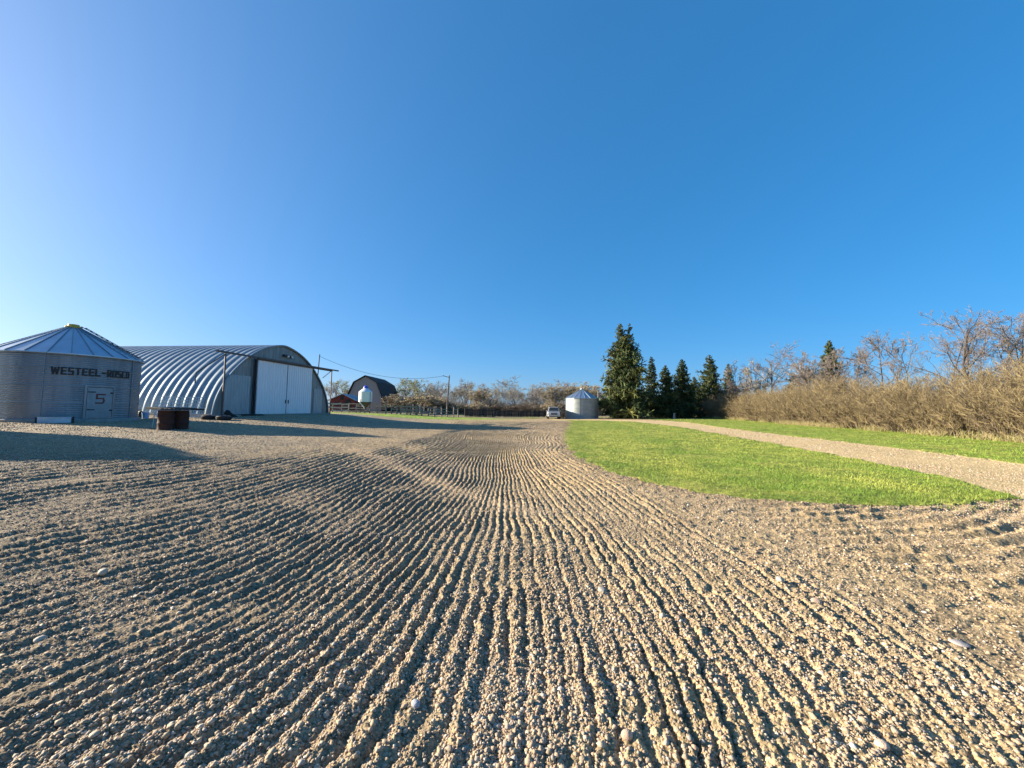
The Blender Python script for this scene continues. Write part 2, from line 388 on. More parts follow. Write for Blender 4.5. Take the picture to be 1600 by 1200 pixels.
def relief(X, Y, reg, detail=True):
    """height above the terrain, and the row strength"""
    z = np.zeros_like(X); amp = np.zeros_like(X); ph = np.zeros_like(X); lip = np.zeros_like(X)
    y = (reg == 0) & (np.hypot(X, Y) < 75) & (Y > .2)
    if y.any():
        x_, y_ = X[y], Y[y]
        q = rowcount(x_, y_)
        wob = .35*(fbm(x_*2.6, y_*2.6, 20)-.5)+.35*(fbm(x_*.6, y_*.6, 24)-.5)+.3*(vn(x_*9, y_*9, 26)-.5)
        qq = (q+wob)*1.22
        a = np.maximum(S((x_+8.2)/2.4), S((12.-y_)/2.6))
        a = a*(1-S((y_-40)/12))
        a = a*(1-.93*S((q-14.6-3.5*S((5-y_)/2.5))/3.2))
        a = a*(1-S((-24-q)/4)*S((y_-11)/4))*(1-S((-40-q)/4))
        a = a*(1-.7*(1-S(pdist(x_, y_, TRACK)/(.35+.02*y_))))*(1-.5*(1-S(pdist(x_, y_, TRACK2)/.8)))
        a = a*(.5+.8*S((fbm(x_*1.3, y_*1.3, 31)-.25)/.35))
        de = pdist(x_, y_, EDGE)
        rc_ = np.hypot(x_-4.0, y_-12.5)
        arcs = S((x_-2.6)/3.)*S(de/.2)*(1-S((rc_-9.2)/2.2))*S((q-14)/3)*(1-S((y_-9.5)/2))*(.4+.8*S((fbm(x_*1.1, y_*1.1, 33)-.3)/.3))
        rowid = np.round(qq).astype(np.int64); rh = _h(rowid+500, rowid*0+3, 9)
        a = a*(.6+.6*rh)*(1-.18*S((q-4)/5))
        fr = qq-rowid; prof = 1-2*np.clip(np.abs(fr)*2, 0, 1)**1.15
        vee = 1-2.*np.exp(-((np.abs(fr)-.5)/.15)**2); bl = S((q-0)/4); prof = prof*(1-bl)+vee*bl*(.35+.9*_h(np.floor(qq).astype(np.int64)+900, rowid*0+5, 4))
        pa = np.cos(2*np.pi*(rc_+.1*(vn(x_*7, y_*7, 43)-.5)*.5+.16*(fbm(x_*1.3, y_*1.3, 40)-.5))/.29)
        pit = np.clip(.55+y_*.045, .55, 1.9)
        amp[y] = a; ph[y] = prof
        zz = .0235*a*prof*np.minimum(pit, 1.3)+.027*arcs*pa
        rough = .6+.6*a
        zz = zz+.03*(fbm(x_*.9, y_*.9, 50)-.5)
        if detail:
            cl = vn(x_*30, y_*30, 60); zz = zz+rough*.009*(S((cl-.5)/.4))*(.5+.5*(prof > -.2))
            zz = zz+rough*.009*(vn(x_*45, y_*45, 61)-.5)+rough*.008*(vn(x_*85, y_*85, 62)-.5)
            ro = (1-a)*S((q-12)/4); zz = zz+ro*.02*(S((fbm(x_*8, y_*8, 64, 2)-.45)/.35))
        z[y] = zz
    g = (reg == 1) | (reg == 3)
    if g.any():
        x_, y_ = X[g], Y[g]
        z[g] = .02+.035*(fbm(x_*1.2, y_*1.2, 70)-.5)+.012*(vn(x_*11, y_*11, 71)-.5)
    g = reg == 2
    if g.any():
        x_, y_ = X[g], Y[g]
        z[g] = -.01+.03*(fbm(x_*.8, y_*.8, 73)-.5)+.008*(vn(x_*20, y_*20, 74)-.5)+.005*(vn(x_*60, y_*60, 75)-.5)
    g = reg == 4
    if g.any():
        x_, y_ = X[g], Y[g]; z[g] = .12*(fbm(x_*.5, y_*.5, 77)-.5)+.05*(vn(x_*3, y_*3, 78)-.5)
    return z, amp, ph
def tones(X, Y, reg, amp, ph):
    T = np.zeros((len(X), 3)); n1 = fbm(X*.35, Y*.35, 80)[:, None]; n2 = fbm(X*2.1, Y*2.1, 82)[:, None]
    q = (reg == 0)
    sand = np.array([.435, .32, .17]); grey = np.array([.33, .265, .175]); dark = np.array([.15, .11, .068])
    t = S((n1-.3)/.4); c = sand*(1-t*.45)+grey*t*.45
    far = (S((-X-5)/6)*S((Y-9)/5))[:, None]; c = c*(1-.6*far)+np.array([.33, .275, .20])*.6*far
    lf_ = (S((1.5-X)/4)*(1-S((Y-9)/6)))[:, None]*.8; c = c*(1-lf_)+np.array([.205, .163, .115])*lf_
    d = S((n2-.52)/.25)*.35; c = c*(1-d)+dark*d
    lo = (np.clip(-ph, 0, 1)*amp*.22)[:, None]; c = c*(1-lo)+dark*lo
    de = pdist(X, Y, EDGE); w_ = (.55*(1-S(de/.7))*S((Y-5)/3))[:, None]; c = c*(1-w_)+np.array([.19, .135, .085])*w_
    tr = (1-S(pdist(X, Y, TRACK)/(.35+.02*Y)))[:, None]*.75; c = c*(1-tr)+np.array([.46, .335, .20])*tr
    p = ((Y > 20) & (X > 1) & (X < 7))*S((fbm(X*.4, Y*.25, 85)-.45)/.2)*.5; p = p[:, None]; c = c*(1-p)+np.array([.22, .16, .11])*p
    T[q] = c[q]
    g = (reg == 1) | (reg == 3)
    t = S((n2-.35)/.4); c = np.array([.17, .225, .034])*(1-t)+np.array([.32, .33, .065])*t
    T[g] = c[g]
    g = reg == 2
    c = np.array([.56, .425, .22])*(.88+.24*n1)*(.9+.2*n2); T[g] = c[g]
    g = reg == 4
    gr = S((n1-.4)/.25)*(Y < 75)[:, None]; c = np.array([.17, .19, .05])*gr+np.array([.26, .21, .12])*(1-gr)
    front = ((Y < 58) & (X < 4))[:, None]; c = np.where(front, np.array([.25, .34, .05])*(.7+.6*n2), c)
    T[g] = c[g]
    return T
def build_ground():
    r = [.25, .6, .9, 1.1, 1.25]
    while r[-1] < 4000:
        x = r[-1]
        if x < 16: d = min(max(.0085, .0012*x*x), .05)
        elif x < 48: d = .05+.10*min(1, (x-16)/12)
        else: d = x*.03*min(1, .1+(x-48)/20)+.05
        r.append(x+d)
    r = np.array(r)
    dense = np.linspace(R(-66), R(66), 1500); coarse = np.linspace(R(66), R(294), 60)[1:-1]
    th = np.r_[dense, coarse]; nr, nt = len(r), len(th)
    X = (r[:, None]*np.sin(th)[None]).ravel(); Y = (r[:, None]*np.cos(th)[None]).ravel()
    reg = region(X, Y)
    z, amp, ph = relief(X, Y, reg)
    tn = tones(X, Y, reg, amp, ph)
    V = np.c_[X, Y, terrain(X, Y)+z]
    idx = np.arange(nr*nt).reshape(nr, nt); nx = np.roll(idx, -1, 1)
    Q = np.stack([idx[:-1], idx[1:], nx[1:], nx[:-1]], -1).reshape(-1, 4)
    Q = Q[:, ::-1]
    fr = reg[Q].max(1)*0
    rq = np.sort(reg[Q], axis=1); fr = rq[:, 1]
    for k, (nm, mt) in enumerate((('yard', 'yard'), ('lawn', 'turf'), ('lane', 'lane'), ('grass_verge', 'turf'), ('pasture', 'pasture'))):
        q = Q[fr == k]; u, inv = np.unique(q, return_inverse=True)
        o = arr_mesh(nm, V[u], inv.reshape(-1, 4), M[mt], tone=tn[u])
        tag(o, {'yard': 'harrowed gravel farmyard with long curving furrows', 'lawn': 'mown green lawn between the yard and the gravel lane', 'lane': 'pale gravel lane sweeping past the lawn', 'grass_verge': 'green grass strip between the lane and the hedge', 'pasture': 'grassy field beyond the yard'}[nm], kind='structure')
    # hub below the camera
build_ground()
def surf(X, Y):
    rg = region(X, Y); z, a, p = relief(X, Y, rg); return terrain(X, Y)+z, rg, a, p

# loose gravel
ICO_V = []; _t = (1+5**.5)/2
for a, b in ((-1, _t), (1, _t), (-1, -_t), (1, -_t)): ICO_V += [(a, b, 0), (0, a, b), (b, 0, a)]
ICO_V = unit(np.array([(-1,_t,0),(1,_t,0),(-1,-_t,0),(1,-_t,0),(0,-1,_t),(0,1,_t),(0,-1,-_t),(0,1,-_t),(_t,0,-1),(_t,0,1),(-_t,0,-1),(-_t,0,1)], float))
ICO_F = np.array([(0,11,5),(0,5,1),(0,1,7),(0,7,10),(0,10,11),(1,5,9),(5,11,4),(11,10,2),(10,7,6),(7,1,8),(3,9,4),(3,4,2),(3,2,6),(3,6,8),(3,8,9),(4,9,5),(2,4,11),(6,2,10),(8,6,7),(9,8,1)])
STONE_COLS = np.array([(.42, .32, .21), (.36, .29, .21), (.46, .38, .27), (.30, .27, .24), (.40, .27, .18), (.55, .50, .43), (.25, .20, .15), (.44, .30, .20)])
def scatter(n, r0, r1, pw, keep, amin, amax):
    u = rng.random(n)
    r = r0*(r1/r0)**u if pw == 0 else (r0**pw+u*(r1**pw-r0**pw))**(1/pw)
    t = rng.uniform(R(-58), R(58), n); X = r*np.sin(t); Y = r*np.cos(t); return X, Y, r
def pebbles():
    X, Y, r = scatter(260000, 1.35, 18, -.5, None, 0, 0)
    X2, Y2, r2 = scatter(110000, 9, 36, .3, None, 0, 0); X = np.r_[X, X2]; Y = np.r_[Y, Y2]; r = np.r_[r, r2]
    z, rg, a, ph = surf(X, Y)
    patch = fbm(X*1.6, Y*1.6, 90)
    ok = ((rg == 0) | (rg == 2)) & (rng.random(len(X)) < (.25+1.3*S((patch-.3)/.4))*np.where(rg == 2, .5, 1)*(1-.45*np.clip(-ph, 0, 1)*a)*(1+.7*S((X-2.5)/2)*(r < 12)))
    X, Y, r, z = X[ok], Y[ok], r[ok], z[ok]; n = len(X)
    size = np.clip(rng.lognormal(math.log(.0047), .55, n), .0022, .017)
    size = np.maximum(size, .0009*r)
    sc = size[:, None]*rng.uniform(.7, 1.25, (n, 3)); sc[:, 2] *= .72
    V = ICO_V[None]*(1+.22*rng.normal(size=(n, 12, 1))).clip(.6, 1.4)*sc[:, None]
    g = rng.uniform(0, 2*np.pi, n); c, s = np.cos(g)[:, None], np.sin(g)[:, None]
    W = np.stack([V[..., 0]*c-V[..., 1]*s+X[:, None], V[..., 0]*s+V[..., 1]*c+Y[:, None], V[..., 2]+z[:, None]+.25*size[:, None]], -1)
    Fc = (ICO_F[None]+12*np.arange(n)[:, None, None]).reshape(-1, 3)
    tc = STONE_COLS[rng.integers(0, len(STONE_COLS), n)]*rng.uniform(.75, 1.12, (n, 1))
    mix = rng.random((n, 1))*.7; tc = tc*(1-mix)+np.array([.42, .315, .19])*mix
    o = arr_mesh('gravel', W.reshape(-1, 3), Fc, M['stone'], tone=np.repeat(tc, 12, 0), smooth=True)
    tag(o, 'loose tan and grey pebbles strewn over the harrowed yard', kind='stuff')
pebbles()

# turf blades
def blades(n, r0, r1, pw, regs, h0, h1, name, label, colour, fade=None):
    X, Y, r = scatter(n, r0, r1, pw, None, 0, 0)
    rg = region(X, Y); dd = pdist(X, Y, EDGE); ok = np.isin(rg, regs) | ((rg == 0) & (dd < .55) & (rng.random(len(X)) < .35*(1-dd/.55)**1.5))
    X, Y, r, rg = X[ok], Y[ok], r[ok], rg[ok]
    den = fbm(X*.9, Y*.9, 95); de = pdist(X, Y, EDGE)
    pr = .35+1.0*S((den-.25)/.35)
    pr = pr*np.where((X < 6) & (de < 2.0), .25+.75*S(de/2.0), 1)
    ok = rng.random(len(X)) < pr
    X, Y, r, rg, de = X[ok], Y[ok], r[ok], rg[ok], de[ok]; n = len(X)
    z = terrain(X, Y)+relief(X, Y, rg)[0]
    h = rng.uniform(h0, h1, n)*(1+.5*(de < .5)); wd = np.maximum(.0019, .00038*r)*rng.uniform(.7, 1.3, n)
    g = rng.uniform(0, 2*np.pi, n); lean = rng.normal(0, .55, (n, 2))*h[:, None]
    V = np.zeros((n, 3, 3)); V[:, 0, 0] = X-np.cos(g)*wd; V[:, 0, 1] = Y-np.sin(g)*wd; V[:, 1, 0] = X+np.cos(g)*wd; V[:, 1, 1] = Y+np.sin(g)*wd
    V[:, :2, 2] = (z-.005)[:, None]; V[:, 2, 0] = X+lean[:, 0]; V[:, 2, 1] = Y+lean[:, 1]; V[:, 2, 2] = z+h
    tc = colour(X, Y, n, rg)
    o = arr_mesh(name, V.reshape(-1, 3), np.arange(3*n).reshape(-1, 3), M['grass'], tone=np.repeat(tc, 3, 0), smooth=False)
    tag(o, label, kind='stuff'); return o
def turf_col(X, Y, n, rg):
    G = np.array([.16, .265, .03]); Yl = np.array([.35, .395, .065]); St = np.array([.40, .37, .13])
    band = S((vn((X*1.0-Y*.16)*.75, Y*.05, 97)*.7+fbm(X*.5, Y*.4, 98)*.6-.42)/.42)[:, None]
    band = np.where((rg == 3)[:, None], band*.35, band)
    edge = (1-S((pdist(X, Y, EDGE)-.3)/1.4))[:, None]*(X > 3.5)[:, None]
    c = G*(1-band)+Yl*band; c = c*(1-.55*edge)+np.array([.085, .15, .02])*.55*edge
    s = (rng.random((n, 1)) < .03+.10*band); c = np.where(s, St, c)
    return c*rng.uniform(.82, 1.18, (n, 1))
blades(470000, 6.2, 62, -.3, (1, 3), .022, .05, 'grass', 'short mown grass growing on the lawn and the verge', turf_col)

# single stones that stand out in the foreground
def rock(px, py, size, colour, label, flat=.7, seed=0):
    import bmesh
    x, y = gp(px, py); zz = float(surf(np.array([x]), np.array([y]))[0][0])
    b = bmesh.new(); bmesh.ops.create_icosphere(b, subdivisions=3, radius=1)
    rr = random.Random(seed); ax = [Vector((rr.gauss(0, 1), rr.gauss(0, 1), rr.gauss(0, 1))).normalized() for _ in range(9)]
    for v in b.verts:
        n = v.co.normalized(); k = 1
        for a in ax: k -= .3*max(0, n.dot(a)-.62)
        v.co = Vector((n.x*k*size*1.15, n.y*k*size*.9, n.z*k*size*flat))
    me = bpy.data.meshes.new('stone'); b.to_mesh(me); b.free()
    for p in me.polygons: p.use_smooth = True
    a = me.attributes.new('tone', 'FLOAT_COLOR', 'POINT'); a.data.foreach_set('color', [c for _ in me.vertices for c in (*colour, 1)])
    me.materials.append(M['stone']); o = bpy.data.objects.new('stone', me); col.objects.link(o)
    o.location = (x, y, zz+size*flat*.4); o.rotation_euler = (0, 0, rr.uniform(0, 6)); tag(o, label, 'stone', 'larger stones lying on the yard')
rock(160, 899, .045, (.44, .39, .30), 'pale cream stone on the furrows at the left, under the round bin shadow', .75, 1)
rock(62, 1001, .036, (.44, .39, .30), 'whitish stone near the left edge of the furrows', .6, 2)
rock(297, 1181, .026, (.44, .39, .30), 'angular pale stone at the bottom edge, left of centre', .8, 3)
rock(1275, 944, .042, (.42, .30, .22), 'reddish brown stone with a long shadow on the smooth right side of the yard', .9, 4)
rock(1219, 913, .038, (.44, .39, .30), 'cream stone just beyond the reddish brown stone with a long shadow', .8, 5)
rock(1158, 936, .036, (.46, .37, .27), 'flat tan stone lying left of the reddish brown stone', .45, 6)
rock(1035, 966, .028, (.44, .39, .30), 'round yellowish stone by the furrows, right of centre', .85, 7)
rock(940, 923, .045, (.33, .29, .25), 'flat grey stone bridging two furrows near the middle', .35, 8)
rock(1500, 1008, .05, (.34, .31, .29), 'long low grey stone near the right edge', .3, 9)
rock(1378, 1168, .030, (.60, .44, .32), 'pinkish stone at the bottom right corner of the yard', .8, 10)
rock(540, 1042, .022, (.55, .36, .14), 'small orange stone among the left furrows', .8, 11)
rock(650, 1106, .026, (.34, .35, .38), 'bluish grey stone in a furrow at the bottom centre', .8, 12)
rock(980, 1157, .028, (.48, .34, .24), 'rounded brown stone on a ridge at the bottom, right of centre', .85, 13)

# ------------------------------------------------------------------ grain bins
LET = {'W': [((0,1),(.22,0)),((.22,0),(.5,.85)),((.5,.85),(.78,0)),((.78,0),(1,1))],
 'E': [((0,0),(0,1)),((0,1),(1,1)),((0,.5),(.85,.5)),((0,0),(1,0))],
 'S': [((1,1),(0,1)),((0,1),(0,.5)),((0,.5),(1,.5)),((1,.5),(1,0)),((1,0),(0,0))],
 'T': [((0,1),(1,1)),((.5,1),(.5,0))], 'L': [((0,1),(0,0)),((0,0),(1,0))], '-': [((.1,.5),(.9,.5))],
 'R': [((0,0),(0,1)),((0,1),(1,1)),((1,1),(1,.5)),((1,.5),(0,.5)),((.45,.5),(1,0))],
 'O': [((0,0),(0,1)),((0,1),(1,1)),((1,1),(1,0)),((1,0),(0,0))], 'C': [((1,1),(0,1)),((0,1),(0,0)),((0,0),(1,0))],
 '5': [((1,1),(.05,1)),((.05,1),(.05,.55)),((.05,.55),(.85,.58)),((.85,.58),(.95,.3)),((.95,.3),(.8,.05)),((.8,.05),(0,.05))]}
def write_on(mb, text, s0, z0, wd, ht, gap, th, mapf, depth=.012):
    """letters of straight strokes laid on a surface; mapf(u, v, h) -> point"""
    u = s0
    for ch in text:
        cw = wd*(1.6 if ch == 'W' else .95) if len(text) > 1 else wd
        for (a, b), (c, d) in LET[ch]:
            p = Vector((u+a*cw, z0+b*ht)); q = Vector((u+c*cw, z0+d*ht)); t = (q-p).normalized(); nn = Vector((-t.y, t.x))*th/2
            p -= t*th/2; q += t*th/2; k = 6
            P = []
            for i in range(k+1):
                m_ = p.lerp(q, i/k)
                for sgn, h in ((-1, 0), (1, 0), (1, depth), (-1, depth)):
                    e = m_+nn*sgn; P.append(mapf(e.x, e.y, h))
            Fc = [(4*i+j, 4*i+(j+1) % 4, 4*i+4+(j+1) % 4, 4*i+4+j) for i in range(k) for j in range(4)]+[(0, 1, 2, 3), (4*k+3, 4*k+2, 4*k+1, 4*k)]
            mb.add(P, Fc)
        u += cw+gap
def grain_bin(name, loc, Rb, hw, roof_h, face, label, seams=24, cap='yellow', wallm='galv_wall', roofm='galv_roof', corr=.098, deco=True, rings=4):
    root = empty(name, loc, face, label, 'grain bin')   # local +X looks at the viewer
    m = MB(); m.lathe([(Rb+.14, -.25), (Rb+.16, .1), (Rb+.1, .13), (Rb-.2, .13)], 64); m.build('foundation', M['concrete'], root, True)
    prof = []; n = int(hw/corr)*6
    for i in range(n+1):
        z = .13+hw*i/n; prof.append((Rb+.011*math.sin(2*math.pi*(z/corr)), z))
    m = MB(); m.lathe(prof, 96, caps=False); wall = m.build('wall', M[wallm], root, True)
    m = MB()                                    # sheet joints
    for k in range(1, rings): m.lathe([(Rb+.012, .13+hw*k/rings-.02), (Rb+.018, .13+hw*k/rings), (Rb+.012, .13+hw*k/rings+.02)], 96, caps=False)
    for k in range(5):
        g = 2*math.pi*k/5+R(55); m.bar((Rb*math.cos(g)*1.005, Rb*math.sin(g)*1.005, .14), (Rb*math.cos(g)*1.005, Rb*math.sin(g)*1.005, .1+hw), .03, .03, up=(math.cos(g), math.sin(g), 0))
    m.build('joint_strips', M['galv'], root, True)
    zt = .13+hw; Re = Rb+.14; ze = zt-.06; rc = .3; zc = zt+roof_h
    m = MB(); N = seams
    ring = lambda r, z: [(r*math.cos(2*math.pi*j/N), r*math.sin(2*math.pi*j/N), z) for j in range(N)]
    V = ring(Re, ze)+ring(rc, zc)+ring(Re, ze-.05)
    m.add(V, [(j, (j+1) % N, N+(j+1) % N, N+j) for j in range(N)]+[(2*N+j, 2*N+(j+1) % N, (j+1) % N, j) for j in range(N)])
    rf = m.build('roof', M[roofm], root)
    m = MB()
    for j in range(N):
        g = 2*math.pi*j/N; cs, sn = math.cos(g), math.sin(g)
        m.bar((Re*cs, Re*sn, ze+.015), (rc*cs, rc*sn, zc+.015), .035, .045)
    m.build('seam', M['galv'], rf)
    m = MB(); m.lathe([(rc+.04, zc-.06), (rc+.05, zc+.06), (rc-.0, zc+.1), (rc-.06, zc+.1), (rc-.08, zc+.19), (.06, zc+.22)], 24); m.build('cap', M[cap], root, True)
    return root, zt, zc, Re, ze
BIN_Z = 33*math.cos(math.atan(693/F)); bx, by = -33*math.sin(math.atan(693/F)), BIN_Z
Rb = 2.9
def full_bin(bx, by, label, num):
    face = math.atan2(-by, -bx)
    root, zt, zc, Re, ze = grain_bin('grain_bin', (bx, by, gz(bx, by)), Rb, 3.42, 1.62, face, label)
    cyl = lambda u, v, h: ((Rb+.014+h)*math.cos(u/Rb), (Rb+.014+h)*math.sin(u/Rb), v)
    if num:
        m = MB(); n = 13; s0, s1 = R(-12)*Rb, R(50)*Rb; gap = .105; wd = (s1-s0-gap*(n-1))/n
        write_on(m, 'WESTEEL-ROSCO', s0, 2.42, wd, .32, gap, .075, cyl); m.build('lettering', M['black'], root)
    # hatch door
    d0, d1 = R(13)*Rb, R(33)*Rb
    m = MB(); k = 8; P = []
    for i in range(k+1):
        u = d0+(d1-d0)*i/k
        for h, z in ((.02, .22), (.02, 1.78), (.06, 1.78), (.06, .22)): P.append(cyl(u, z, h))
    m.add(P, [(4*i+j, 4*i+(j+1) % 4, 4*i+4+(j+1) % 4, 4*i+4+j) for i in range(k) for j in range(4)]+[(0, 1, 2, 3), (4*k+3, 4*k+2, 4*k+1, 4*k)])
    door = m.build('door', M['hatch'], root)
    m = MB()
    for u, z0, z1 in ((d0-.06, .16, 1.86), (d1+.06, .16, 1.86)):
        m.bar(cyl(u, z0, .03), cyl(u, z1, .03), .09, .07, up=cyl(u, 0, 1))
    for z in (.18, 1.86):
        for i in range(k): m.bar(cyl(d0-.1+(d1-d0+.2)*i/k, z, .035), cyl(d0-.1+(d1-d0+.2)*(i+1)/k, z, .035), .06, .07, up=(0, 0, 1))
    m.build('door_frame_or_gap', M['galv_wall'], root)
    for z in (.62, 1.55):
        m = MB(); m.bar(cyl(d0+.02, z, .075), cyl(d0+.3, z, .075), .02, .05); m.build('hinge', M['black'], door)
        m = MB(); m.bar(cyl(d1-.1, z-.03, .075), cyl(d1+.02, z-.03, .075), .03, .07); m.build('latch', M['black'], door)
    if num:
        m = MB(); write_on(m, '5', (d0+d1)/2-.16, .95, .32, .48, 0, .07, lambda u, v, h: cyl(u, v, h+.062)); m.build('number', M['redpaint'], door)
    # roof ladder
    g = R(63); m = MB(); er = Vector((math.cos(g), math.sin(g), 0)); et = Vector((-math.sin(g), math.cos(g), 0))
    A = er*(Re-.02)+Vector((0, 0, ze+.12)); B = er*.42+Vector((0, 0, zc+.08))
    for s_ in (-.19, .19): m.bar(A+et*s_, B+et*s_, .035)
    for i in range(11):
        c = A.lerp(B, (i+.5)/11); m.bar(c-et*.19, c+et*.19, .03)
    m.build('ladder', M['steel'], root)
    return root
full_bin(bx, by, 'round corrugated steel grain bin with black lettering and a 5 on its door', True)
tx, ty = gp(318, 720); dh = SUN_DIR.xy/SUN_DIR.z     # its roof shadow ends here
b4x, b4y = tx+dh.x*5.85, ty+dh.y*5.85
full_bin(b4x, b4y, 'plain corrugated steel bin standing just left of the picture, casting the near round shadow', False)

# far bin
fb = at(914, 655, 59)
r_, zt, zc, Re, ze = grain_bin('grain_bin', (fb.x, fb.y+2.6, gz(fb.x, fb.y+2.6)), 2.55, 3.05, 1.35, R(-90), 'small round grey grain bin standing beside the tall spruce', 20, 'galv', 'galv_far', 'galv_roof', .11)

# ------------------------------------------------------------------ quonset shed
def quonset():
    c0 = Vector((-19.4, 33.0)); u = Vector((.14, 1)).normalized(); a = Vector((-u.y, u.x))      # u along the front, a along the ridge (to the left)
    zb = gz(c0.x, c0.y)-.02
    root = empty('quonset_shed', (c0.x, c0.y, zb), math.atan2(a.y, a.x), 'long ribbed steel quonset shed with arched roof and white sliding doors', 'shed')
    # local: +X along the ridge away from the front, -Y along u (front left-to-right = -Y .. +?)
    def L(s, x, z): return (x, -s, z)                 # s: along the front towards the far side
    HW = 6.55
    prof_x = [0, .12, .3, .6, 1.0, 1.69, 2.8, 4.1, 5.3, 6.55]; prof_z = [0, .75, 1.35, 1.98, 2.6, 3.4, 4.42, 5.2, 5.62, 5.88]
    def arch(n=40):
        pts = []
        xs = np.r_[np.linspace(0, .3, 6)[:-1], np.linspace(.3, 1.69, 9)[:-1], np.linspace(1.69, HW, 14)]
        zz = np.interp(xs, prof_x, prof_z); L_ = list(zip(xs-HW, zz)); Rr = [(-x, z) for x, z in L_[::-1][1:]]
        P = np.array(L_+Rr)
        for _ in range(2):
            Q = P.copy(); Q[1:-1] = .25*P[:-2]+.5*P[1:-1]+.25*P[2:]; P = Q
        return P
    A = arch(); T = np.gradient(A, axis=0); T /= np.linalg.norm(T, axis=1, keepdims=True); Nn = np.c_[-T[:, 1], T[:, 0]]
    Nn = np.where((Nn[:, 1:2] < -.001), -Nn, Nn); Nn[0] = (-1, 0); Nn[-1] = (1, 0)
    LEN, per = 25.0, .62; bp_ = np.array([0, .17, .30, .44, .58, .70, .80, .835]); xs = (np.arange(int(LEN/per))[:, None]*per+bp_[None]*per).ravel()
    ph = (xs/per) % 1; wave = np.interp(ph, [0, .17, .30, .44, .58, .70, .80, .835, 1], [0, .0, .025, .055, .065, .068, .062, .008, 0])
    V = np.zeros((len(xs), len(A), 3)); off = wave[:, None]
    V[..., 0] = xs[:, None]; V[..., 1] = -(A[None, :, 0]+Nn[None, :, 0]*off); V[..., 2] = A[None, :, 1]+Nn[None, :, 1]*off
    idx = np.arange(len(xs)*len(A)).reshape(len(xs), len(A)); Q = np.stack([idx[:-1, :-1], idx[1:, :-1], idx[1:, 1:], idx[:-1, 1:]], -1).reshape(-1, 4)
    o = arr_mesh('roof', V.reshape(-1, 3), Q, M['galv'], root, smooth=True); o.data.set_sharp_from_angle(angle=R(38))
    # front and back walls: vertical ribbed sheets under the arch
    az = lambda s: float(np.interp(s, A[:, 0], A[:, 1]))
    for nm, x0 in (('end_wall', .10), ('back_wall', LEN-.12)):
        m = MB(); n = 150; P = []
        for i in range(n+1):
            s = -HW+.02+(2*HW-.04)*i/n; d = -.02*(1 if i % 3 == 0 else 0); P += [L(s, x0+d, 0), L(s, x0+d, max(.02, az(s)))]
        m.add(P, [(2*i, 2*i+2, 2*i+3, 2*i+1) for i in range(n)]); m.build(nm, M['endwall'], root)
    m = MB(); m.tube([L(s+0*z, -.02, z+.0) for s, z in A], .07, 6); m.build('arch_trim', M['galv'], root, True)
    # sliding doors
    def door(s0, s1, x0):
        m = MB(); n = int((s1-s0)/.09); P = []
        for i in range(n+1):
            s = s0+(s1-s0)*i/n; d = -.03*(1 if i % 3 == 0 else 0)
            P += [L(s, x0+d, .08), L(s, x0+d, 4.28), L(s, x0+.06, 4.28), L(s, x0+.06, .08)]
        m.add(P, [(4*i+j, 4*i+(j+1) % 4, 4*i+4+(j+1) % 4, 4*i+4+j) for i in range(n) for j in range(4)]+[(0, 1, 2, 3), (4*n+3, 4*n+2, 4*n+1, 4*n)])
        return m.build('door', M['whitepaint'], root)
    ds0 = -2.95; dw = 3.23
    for k in range(2):
        d = door(ds0+k*(dw+.05), ds0+k*(dw+.05)+dw, -.16); s_h = ds0+dw-.14 if k == 0 else ds0+dw+.19
        m = MB(); m.bar(L(s_h, -.24, .95), L(s_h, -.24, 1.25), .05); m.build('handle', M['black'], d)
    m = MB(); m.bar(L(ds0-.12, -.1, .05), L(ds0-.12, -.1, 4.3), .13, .1, up=(1, 0, 0)); m.build('door_frame_or_gap', M['darkgap'], root)  # near-black bar stands in for the shadowed gap left of the doors
    m = MB(); m.bar(L(ds0+dw+.025, -.12, .05), L(ds0+dw+.025, -.12, 4.25), .05, .08, up=(1, 0, 0)); m.build('door_frame_or_gap', M['darkgap'], root)  # near-black bar drawn for the dark gap between the two doors
    # track carried past the arch on posts
    s_a, s_b = -6.75, 6.6
    m = MB(); m.bar(L(s_a, -.3, 4.42), L(s_b+.9, -.3, 4.42), .16, .12); m.bar(L(ds0-.1, -.2, 4.36), L(s_b, -.2, 4.36), .1, .2); tr = m.build('door_track', M['steel'], root)
    for s in (-6.05, 6.35):
        m = MB(); m.tube([L(s, -.32, -.3), L(s, -.32, 4.4)], .055, 8); m.build('post', M['steel'], tr)
    m = MB(); m.tube([L(-6.05, -.3, 4.3), L(-7.0, .9, 2.9), L(-7.02, .92, 2.2)], .04, 6); m.build('brace', M['steel'], tr)
    m = MB(); m.bar(L(6.3, -.3, 4.3), L(5.1, -.2, 3.5), .05); m.build('brace', M['steel'], tr)
    # sheets beside the doors
    def sheet(s0, s1, h, nm='wall_sheet'):
        m = MB(); n = max(3, int((s1-s0)/.12)); P = []
        for i in range(n+1):
            s = s0+(s1-s0)*i/n; d = -.025*(1 if i % 2 else 0); P += [L(s, .045+d, .05), L(s, .045+d, h)]
        m.add(P, [(2*i, 2*i+2, 2*i+3, 2*i+1) for i in range(n)]); m.build(nm, M['sheet'], root)
    sheet(-5.75, -3.3, 2.95); sheet(4.2, 5.5, 2.4)
    m = MB(); m.box(L(.15, -.05, 5.0), (.12, .5, .2)); fl = m.build('floodlight', M['black'], root)
    m = MB(); m.box(L(.30, -.16, 4.96), (.1, .16, .16)); m.build('lens', M['lamp'], fl)
    m = MB(); m.box(L(.75, -.05, 4.97), (.12, .36, .22)); fl = m.build('floodlight', M['black'], root)
    m = MB(); m.box(L(.78, -.16, 4.95), (.1, .16, .16)); m.build('lens', M['lamp'], fl)
    m = MB()
